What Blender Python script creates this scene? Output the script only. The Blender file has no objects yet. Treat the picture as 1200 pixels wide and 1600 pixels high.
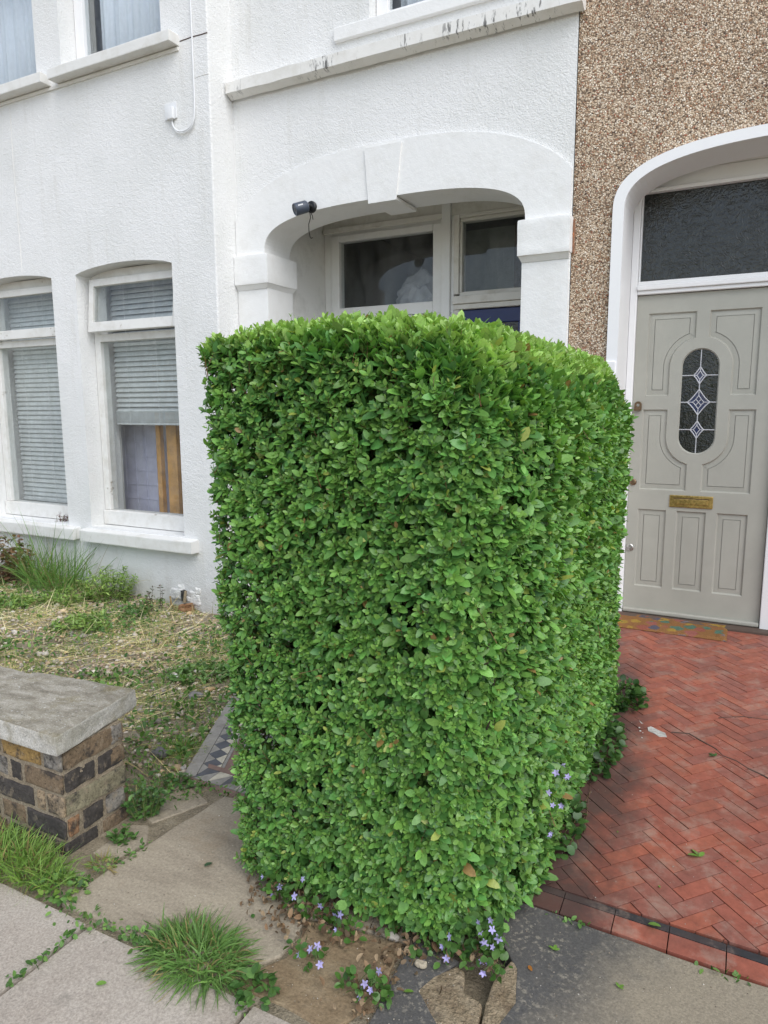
import bpy, bmesh, math, random
import numpy as np
from mathutils import Vector, Matrix, noise
from mathutils.geometry import tessellate_polygon
random.seed(7)
RNG = np.random.default_rng(11)
SC = bpy.context.scene
COL = SC.collection
WP = {}                                    # world position of every object's origin

# ------------------------------------------------------------------ materials
class NT:
    def __init__(s, name):
        s.m = bpy.data.materials.new(name); s.m.use_nodes = True
        s.t = s.m.node_tree; s.t.nodes.clear()
        s.out = s.n('ShaderNodeOutputMaterial')
        s.tc = s.n('ShaderNodeTexCoord')
    def n(s, typ, **kw):
        nd = s.t.nodes.new(typ)
        for k, v in kw.items():
            if k.startswith('i_'):
                k2 = k[2:]
                nd.inputs[int(k2) if k2.isdigit() else k2.replace('_', ' ')].default_value = v
            else: setattr(nd, k, v)
        return nd
    def l(s, a, b): s.t.links.new(a, b)
    def noise(s, scale, detail=4, rough=.6, vec=None, stretch=None):
        nd = s.n('ShaderNodeTexNoise'); nd.inputs['Scale'].default_value = scale
        nd.inputs['Detail'].default_value = detail; nd.inputs['Roughness'].default_value = rough
        src = vec or s.tc.outputs['Object']
        if stretch:
            mp = s.n('ShaderNodeMapping'); mp.inputs['Scale'].default_value = stretch
            s.l(src, mp.inputs['Vector']); src = mp.outputs[0]
        s.l(src, nd.inputs['Vector']); return nd.outputs['Fac']
    def voro(s, scale, feature='F1', out='Distance', rnd=1.0, vec=None):
        nd = s.n('ShaderNodeTexVoronoi', feature=feature); nd.inputs['Scale'].default_value = scale
        nd.inputs['Randomness'].default_value = rnd
        s.l(vec or s.tc.outputs['Object'], nd.inputs['Vector']); return nd.outputs[out]
    def ramp(s, fac, stops, interp='LINEAR'):
        r = s.n('ShaderNodeValToRGB'); e = r.color_ramp.elements; r.color_ramp.interpolation = interp
        while len(e) < len(stops): e.new(.5)
        for el, (p, c) in zip(e, stops):
            el.position = p; el.color = (c, c, c, 1) if isinstance(c, (int, float)) else (*c, 1)
        s.l(fac, r.inputs['Fac']); return r.outputs['Color']
    def mix(s, fac, a, b, mode='MIX'):
        m = s.n('ShaderNodeMix', data_type='RGBA', blend_type=mode)
        for sock, v in ((m.inputs[0], fac), (m.inputs[6], a), (m.inputs[7], b)):
            if isinstance(v, (int, float)): sock.default_value = v
            elif isinstance(v, tuple): sock.default_value = (*v, 1)
            else: s.l(v, sock)
        return m.outputs[2]
    def math(s, op, a, b=0.0):
        m = s.n('ShaderNodeMath', operation=op)
        for i, v in enumerate((a, b)):
            if isinstance(v, (int, float)): m.inputs[i].default_value = v
            else: s.l(v, m.inputs[i])
        return m.outputs[0]
    def bump(s, h, strength=.5, dist=.005, prev=None):
        b = s.n('ShaderNodeBump'); b.inputs['Strength'].default_value = strength; b.inputs['Distance'].default_value = dist
        s.l(h, b.inputs['Height'])
        if prev: s.l(prev, b.inputs['Normal'])
        return b.outputs[0]
    def attr(s, name='Col'):
        return s.n('ShaderNodeAttribute', attribute_name=name).outputs['Color']
    def bsdf(s, color, rough=.6, bump=None, metal=0, spec=.5, **kw):
        b = s.n('ShaderNodeBsdfPrincipled')
        for k, v in (('Base Color', color), ('Roughness', rough), ('Metallic', metal), ('Specular IOR Level', spec)):
            if isinstance(v, (int, float)): b.inputs[k].default_value = v
            elif isinstance(v, tuple): b.inputs[k].default_value = (*v, 1)
            else: s.l(v, b.inputs[k])
        if bump: s.l(bump, b.inputs['Normal'])
        return b
    def done(s, sh):
        s.l(sh.outputs[0], s.out.inputs['Surface']); return s.m

def mat_render():
    t = NT('rough_white_render')
    pos = t.n('ShaderNodeNewGeometry').outputs['Position']
    big = t.noise(1.3, 5, .6, pos); fine = t.noise(88, 3, .55, pos); mid = t.noise(40, 2, .5, pos)
    c = t.ramp(big, [(.3, (.71, .715, .70)), (.62, (.80, .80, .795))])
    spots = t.voro(23, vec=pos); sp = t.ramp(spots, [(.03, 1.0), (.055, 0.0)])
    pick = t.ramp(t.noise(1.7, 3, .6, pos), [(.62, 0.0), (.68, 1.0)])
    c = t.mix(t.math('MULTIPLY', sp, pick), c, (.22, .2, .17))
    streak = t.ramp(t.noise(1.0, 5, .7, pos, (9, 9, .8)), [(.55, 0.0), (.85, .42)])
    c = t.mix(streak, c, (.52, .50, .44))
    sep = t.n('ShaderNodeSeparateXYZ'); t.l(pos, sep.inputs[0])          # soil splashed on the foot of the wall
    low = t.math('SUBTRACT', .42, sep.outputs['Z']); low = t.math('ADD', t.math('MULTIPLY', low, 1.0), t.math('MULTIPLY', t.math('SUBTRACT', t.noise(9, 4, .7, pos), .5), .5))
    c = t.mix(t.ramp(low, [(.25, 0.0), (.62, .55)]), c, (.38, .35, .29))
    h = t.math('ADD', t.math('MULTIPLY', fine, .7), t.math('MULTIPLY', mid, .6))
    h = t.math('SUBTRACT', h, t.math('MULTIPLY', t.ramp(t.voro(105, vec=pos), [(.0, 0.0), (.35, 1.0)]), .35))
    return t.done(t.bsdf(c, .75, t.bump(h, .75, .009), spec=.25))

def mat_white(name, base=(.80, .80, .79), dirt=.35, dirtcol=(.50, .47, .40), bs=.25, dist=.003, rough=.5, mildew=False, scale=26):
    t = NT(name); pos = t.n('ShaderNodeNewGeometry').outputs['Position']
    g = t.ramp(t.noise(6, 6, .7, pos), [(.48, 0.0), (.8, dirt)])
    c = t.mix(g, base, dirtcol)
    if mildew:
        a = t.ramp(t.noise(1, 5, .7, pos, (38, 10, 7)), [(.56, 0.0), (.62, 1.0)])
        b = t.ramp(t.noise(2.1, 2, .5, pos), [(.47, 0.0), (.60, 1.0)])
        c = t.mix(t.math('MULTIPLY', t.math('MULTIPLY', a, b), .85), c, (.045, .043, .04))
    h = t.math('ADD', t.noise(scale, 4, .6, pos), t.math('MULTIPLY', t.noise(130, 2, .5, pos), .35))
    return t.done(t.bsdf(c, rough, t.bump(h, bs, dist), spec=.35))

def mat_flaky():
    t = NT('flaking_white_paint'); pos = t.n('ShaderNodeNewGeometry').outputs['Position']
    n1 = t.noise(24, 6, .75, pos); n2 = t.noise(4, 2, .5, pos)
    f = t.ramp(t.math('ADD', t.math('MULTIPLY', n1, .6), t.math('MULTIPLY', n2, .5)), [(.685, 0.0), (.70, 1.0)])
    c = t.mix(t.ramp(t.noise(9, 5, .7, pos), [(.45, 0.0), (.8, .5)]), (.74, .735, .71), (.46, .43, .37))
    c = t.mix(f, c, (.36, .33, .28))
    return t.done(t.bsdf(c, .6, t.bump(t.math('SUBTRACT', t.noise(60, 3, .6, pos), f), .35, .003), spec=.3))

def mat_pebbledash():
    t = NT('pebbledash'); pos = t.n('ShaderNodeNewGeometry').outputs['Position']
    mp = t.n('ShaderNodeVectorMath', operation='ADD'); t.l(pos, mp.inputs[0])
    w = t.n('ShaderNodeTexNoise'); w.inputs['Scale'].default_value = 60; t.l(pos, w.inputs['Vector'])
    sc = t.n('ShaderNodeVectorMath', operation='SCALE'); sc.inputs['Scale'].default_value = .012
    t.l(w.outputs['Color'], sc.inputs[0]); t.l(sc.outputs[0], mp.inputs[1]); v = mp.outputs[0]
    vo = t.n('ShaderNodeTexVoronoi'); vo.inputs['Scale'].default_value = 118; t.l(v, vo.inputs['Vector'])
    sx = t.n('ShaderNodeSeparateColor'); t.l(vo.outputs['Color'], sx.inputs[0])
    c = t.ramp(sx.outputs[0], [(0, (.10, .075, .06)), (.10, (.30, .18, .11)), (.22, (.58, .49, .39)), (.46, (.44, .34, .26)), (.60, (.70, .62, .53)),
                               (.78, (.50, .38, .28)), (.86, (.80, .76, .70)), (.965, (.33, .13, .08))], 'CONSTANT')
    edge = t.ramp(vo.outputs['Distance'], [(.42, 0.0), (.75, 1.0)])
    c = t.mix(edge, c, (.22, .165, .12))
    big = t.ramp(t.noise(2.2, 4, .6, pos), [(.3, (.98, .91, .82)), (.7, (1.33, 1.25, 1.13))])
    c = t.mix(1.0, c, big, 'MULTIPLY')
    h = t.math('SUBTRACT', 1.0, vo.outputs['Distance'])
    h = t.math('ADD', h, t.math('MULTIPLY', sx.outputs[1], .5))
    return t.done(t.bsdf(c, .65, t.bump(h, .9, .008), spec=.35))

def mat_paint(name, col, rough=.42, bs=.12, var=.08):
    t = NT(name); pos = t.n('ShaderNodeNewGeometry').outputs['Position']
    f = t.ramp(t.noise(5, 5, .65, pos), [(.3, 1 - var), (.7, 1 + var * .5)])
    c = t.mix(1.0, col, f, 'MULTIPLY')
    return t.done(t.bsdf(c, rough, t.bump(t.noise(1, 3, .6, pos, (160, 160, 12)), bs, .001), spec=.45))

def mat_metal(name, col, rough=.35):
    t = NT(name); pos = t.n('ShaderNodeNewGeometry').outputs['Position']
    f = t.ramp(t.noise(60, 4, .7, pos), [(.35, .55), (.65, 1.1)])
    return t.done(t.bsdf(t.mix(1.0, col, f, 'MULTIPLY'), rough, t.bump(t.noise(90, 3, .6, pos), .15, .001), metal=1.0))

def mat_plain(name, col, rough=.6, spec=.4, bs=.15, scale=40, var=.12):
    t = NT(name); pos = t.n('ShaderNodeNewGeometry').outputs['Position']
    f = t.ramp(t.noise(scale * .3, 4, .6, pos), [(.3, 1 - var), (.7, 1 + var)])
    return t.done(t.bsdf(t.mix(1.0, col, f, 'MULTIPLY'), rough, t.bump(t.noise(scale, 4, .6, pos), bs, .003), spec=spec))

def mat_glass(name, tint=(.95, .965, .965), ior=1.5, wav=0.0, wscale=40, dirt=.05):
    t = NT(name); pos = t.n('ShaderNodeNewGeometry').outputs['Position']
    tr = t.n('ShaderNodeBsdfTransparent'); tr.inputs[0].default_value = (*tint, 1)
    gl = t.n('ShaderNodeBsdfGlossy'); gl.inputs['Roughness'].default_value = .02
    df = t.n('ShaderNodeBsdfDiffuse'); df.inputs[0].default_value = (.6, .61, .6, 1)
    fr = t.n('ShaderNodeLayerWeight'); fr.inputs['Blend'].default_value = .5
    b = t.bump(t.noise(wscale, 2, .5, pos), wav, .004) if wav else t.bump(t.noise(2.5, 1, .5, pos), .10, .004)
    t.l(b, gl.inputs['Normal'])
    m = t.n('ShaderNodeMixShader'); t.l(t.math('ADD', .035, t.math('MULTIPLY', t.math('POWER', fr.outputs['Facing'], 4.0), .8)), m.inputs[0]); t.l(tr.outputs[0], m.inputs[1]); t.l(gl.outputs[0], m.inputs[2])
    m2 = t.n('ShaderNodeMixShader'); t.l(t.ramp(t.noise(3, 5, .7, pos, (4, 4, 1)), [(.4, 0.0), (.8, dirt * 2)]), m2.inputs[0]); t.l(m.outputs[0], m2.inputs[1]); t.l(df.outputs[0], m2.inputs[2])
    return t.done(m2)

def mat_obscure():
    t = NT('obscured_dark_glass'); pos = t.n('ShaderNodeNewGeometry').outputs['Position']
    w = t.n('ShaderNodeTexNoise'); w.inputs['Scale'].default_value = 22; w.inputs['Distortion'].default_value = 3.2; w.inputs['Detail'].default_value = 2
    t.l(pos, w.inputs['Vector'])
    return t.done(t.bsdf((.018, .020, .018), .12, t.bump(w.outputs[0], .55, .006), spec=.6))

def mat_vcol(name, rough=.6, spec=.35, nscale=60, amp=.25, bs=.3, dist=.003, blot=None):
    t = NT(name); pos = t.n('ShaderNodeNewGeometry').outputs['Position']
    f = t.ramp(t.noise(nscale, 5, .7, pos), [(.3, 1 - amp), (.7, 1 + amp)])
    c = t.mix(1.0, t.attr(), f, 'MULTIPLY')
    if blot:
        sc, lo, hi, bc, k = blot
        c = t.mix(t.ramp(t.noise(sc, 5, .7, pos), [(lo, 0.0), (hi, k)]), c, bc)
    return t.done(t.bsdf(c, rough, t.bump(t.noise(nscale * 1.6, 4, .65, pos), bs, dist), spec=spec))

def mat_leaf(name, trans=.25, rough=.34, spec=.42):
    t = NT(name)
    c = t.attr(); pos = t.n('ShaderNodeNewGeometry').outputs['Position']
    c = t.mix(1.0, c, t.ramp(t.noise(160, 2, .5, pos), [(.3, .86), (.7, 1.12)]), 'MULTIPLY')
    b = t.bsdf(c, rough, spec=spec)
    tl = t.n('ShaderNodeBsdfTranslucent')
    t.l(t.mix(1.0, c, (1.25, 1.35, .55), 'MULTIPLY'), tl.inputs[0])
    m = t.n('ShaderNodeMixShader'); m.inputs[0].default_value = trans
    t.l(b.outputs[0], m.inputs[1]); t.l(tl.outputs[0], m.inputs[2])
    return t.done(m)

def mat_stone(name, stops, scale=5, fine=90, bs=.5, dist=.004, rough=.8, stretch=(1, 1, 1), spots=None, speck=.25, cracks=False):
    t = NT(name); pos = t.n('ShaderNodeNewGeometry').outputs['Position']
    c = t.ramp(t.noise(scale, 7, .68, pos, stretch), stops)
    f = t.noise(fine, 4, .75, pos)
    c = t.mix(1.0, c, t.ramp(f, [(.3, 1 - speck), (.72, 1 + speck)]), 'MULTIPLY')
    if spots:
        for sc, lo, hi, bc, k in spots:
            c = t.mix(t.ramp(t.noise(sc, 6, .62, pos), [(lo, 0.0), (hi, k)]), c, bc)
    h = t.math('ADD', f, t.math('MULTIPLY', t.noise(scale * 3, 5, .6, pos, stretch), 1.5))
    if cracks:
        v = t.n('ShaderNodeTexVoronoi', feature='DISTANCE_TO_EDGE'); v.inputs['Scale'].default_value = 2.1
        wv = t.n('ShaderNodeVectorMath', operation='ADD'); wn = t.n('ShaderNodeTexNoise'); wn.inputs['Scale'].default_value = 5; wn.inputs['Detail'].default_value = 6
        ws = t.n('ShaderNodeVectorMath', operation='SCALE'); ws.inputs['Scale'].default_value = .35
        t.l(pos, wn.inputs['Vector']); t.l(wn.outputs['Color'], ws.inputs[0]); t.l(ws.outputs[0], wv.inputs[0]); t.l(pos, wv.inputs[1]); t.l(wv.outputs[0], v.inputs['Vector'])
        cr = t.math('MULTIPLY', t.ramp(v.outputs['Distance'], [(.0, 1.0), (.006, 0.0)]), t.ramp(t.noise(2.2, 2, .5, pos), [(.52, 0.0), (.56, 1.0)]))
        c = t.mix(t.math('MULTIPLY', cr, .7), c, (.05, .045, .04)); h = t.math('SUBTRACT', h, cr)
    return t.done(t.bsdf(c, rough, t.bump(h, bs, dist), spec=.3))

def mat_mat():
    t = NT('coir_mat'); pos = t.n('ShaderNodeNewGeometry').outputs['Position']
    w = t.n('ShaderNodeTexNoise'); w.inputs['Scale'].default_value = 26; t.l(pos, w.inputs['Vector'])
    sc = t.n('ShaderNodeVectorMath', operation='SCALE'); sc.inputs['Scale'].default_value = .05; t.l(w.outputs['Color'], sc.inputs[0])
    ad = t.n('ShaderNodeVectorMath', operation='ADD'); t.l(pos, ad.inputs[0]); t.l(sc.outputs[0], ad.inputs[1])
    v = t.n('ShaderNodeTexVoronoi'); v.inputs['Scale'].default_value = 13; t.l(ad.outputs[0], v.inputs['Vector'])
    s = t.n('ShaderNodeSeparateColor'); t.l(v.outputs['Color'], s.inputs[0])
    pal = t.ramp(s.outputs[0], [(0, (.33, .11, .08)), (.2, (.42, .27, .06)), (.4, (.09, .20, .15)), (.58, (.36, .13, .11)), (.72, (.10, .11, .16)), (.86, (.20, .20, .24))], 'CONSTANT')
    msk = t.ramp(v.outputs['Distance'], [(.44, .9), (.54, 0.0)])
    c = t.mix(msk, (.30, .15, .06), pal)
    c = t.mix(1.0, c, t.ramp(t.noise(300, 3, .8, pos), [(.3, .5), (.7, 1.35)]), 'MULTIPLY')
    return t.done(t.bsdf(c, .95, t.bump(t.noise(350, 2, .7, pos), 1.0, .006), spec=.1))

def mat_tile():
    t = NT('red_quarry_tile'); pos = t.n('ShaderNodeNewGeometry').outputs['Position']
    c = t.mix(1.0, t.attr(), t.ramp(t.noise(26, 6, .75, pos), [(.3, .72), (.7, 1.25)]), 'MULTIPLY')
    c = t.mix(t.ramp(t.noise(9, 6, .72, pos), [(.50, 0.0), (.68, .6)]), c, (.36, .26, .205))          # dusty scuffs
    c = t.mix(t.ramp(t.noise(2.4, 5, .7, pos), [(.52, 0.0), (.72, .5)]), c, (.13, .075, .06))
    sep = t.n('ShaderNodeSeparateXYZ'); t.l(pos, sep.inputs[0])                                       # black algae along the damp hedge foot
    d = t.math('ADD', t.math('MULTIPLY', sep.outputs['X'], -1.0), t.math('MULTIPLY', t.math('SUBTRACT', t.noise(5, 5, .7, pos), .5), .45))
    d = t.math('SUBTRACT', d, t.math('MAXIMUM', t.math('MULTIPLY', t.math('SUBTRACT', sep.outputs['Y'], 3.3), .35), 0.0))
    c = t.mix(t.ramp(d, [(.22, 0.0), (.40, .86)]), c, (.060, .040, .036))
    f = t.noise(60, 4, .7, pos)
    return t.done(t.bsdf(c, .55, t.bump(f, .35, .002), spec=.4))

def mat_brick():
    t = NT('stock_brick'); pos = t.n('ShaderNodeNewGeometry').outputs['Position']
    c = t.mix(1.0, t.attr(), t.ramp(t.noise(70, 6, .8, pos), [(.3, .55), (.7, 1.5)]), 'MULTIPLY')
    c = t.mix(t.ramp(t.noise(15, 6, .75, pos), [(.50, 0.0), (.60, .85)]), c, (.05, .045, .043))          # soot
    c = t.mix(t.ramp(t.noise(19, 6, .75, t.n('ShaderNodeNewGeometry').outputs['Position'], (1, 1.3, .8)), [(.55, 0.0), (.67, .75)]), c, (.31, .25, .18))   # smeared mortar
    c = t.mix(t.ramp(t.voro(95, vec=pos), [(.10, .8), (.2, 0.0)]), c, (.06, .05, .04))
    h = t.math('ADD', t.noise(60, 5, .75, pos), t.math('MULTIPLY', t.ramp(t.voro(95, vec=pos), [(.08, 0.0), (.25, 1.0)]), .5))
    return t.done(t.bsdf(c, .9, t.bump(h, 1.0, .006), spec=.2))

def mat_slate():
    t = NT('dark_lichened_flagstone'); pos = t.n('ShaderNodeNewGeometry').outputs['Position']
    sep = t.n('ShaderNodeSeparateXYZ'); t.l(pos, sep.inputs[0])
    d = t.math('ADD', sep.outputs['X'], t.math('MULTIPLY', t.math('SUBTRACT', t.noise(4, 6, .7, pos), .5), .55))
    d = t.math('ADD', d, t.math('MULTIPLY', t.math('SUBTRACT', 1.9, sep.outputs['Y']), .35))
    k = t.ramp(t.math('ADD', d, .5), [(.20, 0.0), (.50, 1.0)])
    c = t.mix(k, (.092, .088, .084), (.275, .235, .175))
    lich = t.math('MULTIPLY', t.ramp(t.noise(64, 6, .7, pos), [(.53, 0.0), (.62, .75)]), t.ramp(t.noise(5, 3, .6, pos), [(.40, 0.0), (.55, 1.0)]))
    c = t.mix(t.math('MULTIPLY', lich, t.math('SUBTRACT', 1.0, t.math('MULTIPLY', k, .8))), c, (.29, .26, .21))
    f = t.noise(150, 4, .75, pos); c = t.mix(1.0, c, t.ramp(f, [(.3, .72), (.72, 1.28)]), 'MULTIPLY')
    return t.done(t.bsdf(c, .8, t.bump(t.math('ADD', f, t.math('MULTIPLY', t.noise(14, 5, .65, pos), 1.5)), .5, .004), spec=.3))

def mat_coping():
    t = NT('weathered_concrete_coping'); g = t.n('ShaderNodeNewGeometry'); pos = g.outputs['Position']
    sep = t.n('ShaderNodeSeparateXYZ'); t.l(g.outputs['True Normal'], sep.inputs[0])
    top = t.ramp(sep.outputs['Z'], [(.45, 0.0), (.8, 1.0)])
    side = t.ramp(t.noise(9, 6, .7, pos), [(.3, (.45, .425, .365)), (.65, (.72, .695, .645))])
    tp = t.ramp(t.noise(7, 7, .72, pos, (1.6, 3.2, 1)), [(.3, (.22, .195, .15)), (.5, (.39, .355, .285)), (.7, (.57, .53, .46))])
    c = t.mix(top, side, tp)
    c = t.mix(t.ramp(t.noise(5, 6, .7, pos), [(.52, 0.0), (.64, .6)]), c, (.25, .205, .09))
    c = t.mix(t.ramp(t.noise(45, 5, .75, pos), [(.60, 0.0), (.67, .65)]), c, (.11, .105, .09))
    c = t.mix(t.ramp(t.noise(80, 4, .7, pos), [(.62, 0.0), (.66, .8)]), c, (.74, .73, .69))
    f = t.noise(170, 4, .8, pos); c = t.mix(1.0, c, t.ramp(f, [(.3, .65), (.7, 1.35)]), 'MULTIPLY')
    return t.done(t.bsdf(c, .9, t.bump(t.math('ADD', f, t.math('MULTIPLY', t.noise(40, 5, .7, pos), 1.2)), 1.0, .007), spec=.2))

M = {}
M['render'] = mat_render()
M['smooth'] = mat_white('smooth_white_masonry_paint', (.80, .80, .79), .25, bs=.45, dist=.006, rough=.55)
M['sill'] = mat_white('weathered_white_sill', (.76, .75, .72), .55, bs=.4, dist=.004, mildew=True)
M['sill_plain'] = mat_white('dull_white_sill', (.74, .735, .71), .6, bs=.4, dist=.004)
M['frame'] = mat_white('white_timber_paint', (.78, .78, .765), .3, bs=.2, dist=.0015, rough=.38, scale=60)
M['frame_old'] = mat_white('old_cream_timber_paint', (.70, .68, .63), .65, (.34, .29, .21), bs=.4, dist=.002, scale=50)
M['flaky'] = mat_flaky()
M['plaster'] = mat_white('dirty_grey_plaster', (.74, .735, .71), .5, (.38, .37, .34), bs=.3, dist=.004)
M['trim'] = mat_white('clean_white_trim', (.83, .83, .835), .08, bs=.12, dist=.002, rough=.4)
M['dash'] = mat_pebbledash()
M['door'] = mat_paint('sage_grey_door_paint', (.395, .39, .342), .38)
M['blue'] = mat_paint('navy_blue_door_paint', (.012, .025, .12), .3)
M['room'] = mat_plain('room_plaster', (.45, .45, .44), .9)
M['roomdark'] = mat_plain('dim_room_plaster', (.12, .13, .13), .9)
M['roombrown'] = mat_plain('brown_hall_wall', (.10, .07, .055), .8)
M['roomgreen'] = mat_plain('green_grey_hall_wall', (.24, .26, .235), .8)
M['glass'] = mat_glass('window_glass')
M['obscure'] = mat_obscure()
M['lead'] = mat_plain('lead_came', (.52, .53, .56), .45, .5)
M['bluebits'] = mat_plain('dark_blue_glass', (.02, .03, .09), .12, .6)
M['brass'] = mat_metal('tarnished_brass', (.62, .44, .16), .34)
M['bronze'] = mat_metal('dull_bronze', (.28, .19, .12), .4)
M['steel'] = mat_metal('dull_steel', (.6, .58, .55), .35)
M['blind'] = mat_plain('blind_slat', (.58, .60, .60), .5, .4, .05)
M['curtain'] = mat_plain('white_curtain', (.75, .79, .86), .9, .1, .2, 120, .04)
M['lilac'] = mat_plain('lilac_panel', (.56, .56, .70), .6, .4, .1, 30)
M['pine'] = mat_plain('orange_pine', (.62, .33, .11), .5, .4, .1, 30, .25)
M['black'] = mat_plain('charcoal_plastic', (.055, .068, .095), .38, .5, .05)
M['blackdark'] = mat_plain('black_plastic', (.006, .006, .007), .4, .5, .05)
M['whiteplastic'] = mat_plain('white_plastic', (.74, .75, .76), .4, .5, .03, 40, .04)
M['film'] = mat_plain('pale_plastic_sheet', (.40, .40, .44), .25, .6, .6, 18, .3)
M['concrete'] = mat_stone('concrete_paver', [(.3, (.335, .285, .235)), (.55, (.41, .36, .305)), (.75, (.47, .42, .365))], 3.5, 150, .5, .003, speck=.35,
                          spots=[(10, .62, .72, (.19, .17, .14), .6), (60, .70, .74, (.42, .40, .36), .5)])
M['flag'] = mat_stone('york_flagstone', [(.28, (.24, .20, .15)), (.5, (.335, .285, .215)), (.75, (.40, .345, .26))], 2.6, 110, .5, .005, stretch=(1.2, 3.2, 1), speck=.28,
                      spots=[(3.5, .56, .70, (.27, .20, .125), .6), (22, .66, .72, (.13, .12, .10), .6)], cracks=True)
M['slate'] = mat_slate()
M['brownflag'] = mat_stone('brown_stained_flagstone', [(.3, (.17, .115, .065)), (.5, (.24, .175, .105)), (.75, (.33, .265, .175))], 4, 110, .6, .006, stretch=(1, 2, 1), speck=.3, spots=[(8, .58, .68, (.12, .08, .045), .6)])
M['tan'] = mat_stone('broken_tan_stone', [(.3, (.26, .19, .115)), (.5, (.40, .31, .20)), (.75, (.52, .42, .29))], 16, 90, 1.6, .010, speck=.35,
                     spots=[(9, .56, .68, (.15, .10, .065), .65), (30, .6, .68, (.12, .11, .09), .6)])
M['coping'] = mat_coping()
M['brick'] = mat_brick()
M['mortar'] = mat_stone('lime_mortar', [(.3, (.27, .215, .15)), (.7, (.42, .35, .26))], 12, 160, 1.0, .008, speck=.45)
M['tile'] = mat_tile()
M['mosaic'] = mat_vcol('victorian_floor_tile', .6, .4, 30, .2, .25, .002, (7, .52, .72, (.14, .12, .10), .6))
M['joint'] = mat_plain('dirty_tile_joint', (.085, .055, .045), .95)
M['soil'] = mat_stone('garden_soil', [(.3, (.20, .165, .115)), (.55, (.34, .285, .20)), (.75, (.46, .40, .30))], 9, 120, 1.0, .012, speck=.4)
M['asphalt'] = mat_stone('asphalt', [(.3, (.04, .04, .04)), (.7, (.06, .06, .06))], 5, 200, .6, .004)
M['pebble'] = mat_vcol('garden_pebble', .7, .35, 90, .2, .2)
M['leaf'] = mat_leaf('privet_leaf')
M['grass'] = mat_leaf('grass_blade', .30, .5, .3)
M['straw'] = mat_leaf('dry_straw', .15, .8, .15)
M['twig'] = mat_vcol('privet_twig', .7, .3)
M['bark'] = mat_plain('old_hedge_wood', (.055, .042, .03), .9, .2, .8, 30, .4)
M['petal'] = mat_leaf('lilac_petal', .25, .6, .25)
M['litter'] = mat_leaf('dead_leaf', .1, .8, .2)
M['clay'] = mat_vcol('broken_clay', .9, .2, 25, .4, .9, .01)
M['mat'] = mat_mat()
M['mortarwhite'] = mat_stone('white_mortar', [(.3, (.42, .41, .38)), (.7, (.62, .61, .58))], 20, 130, .9, .006)

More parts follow.
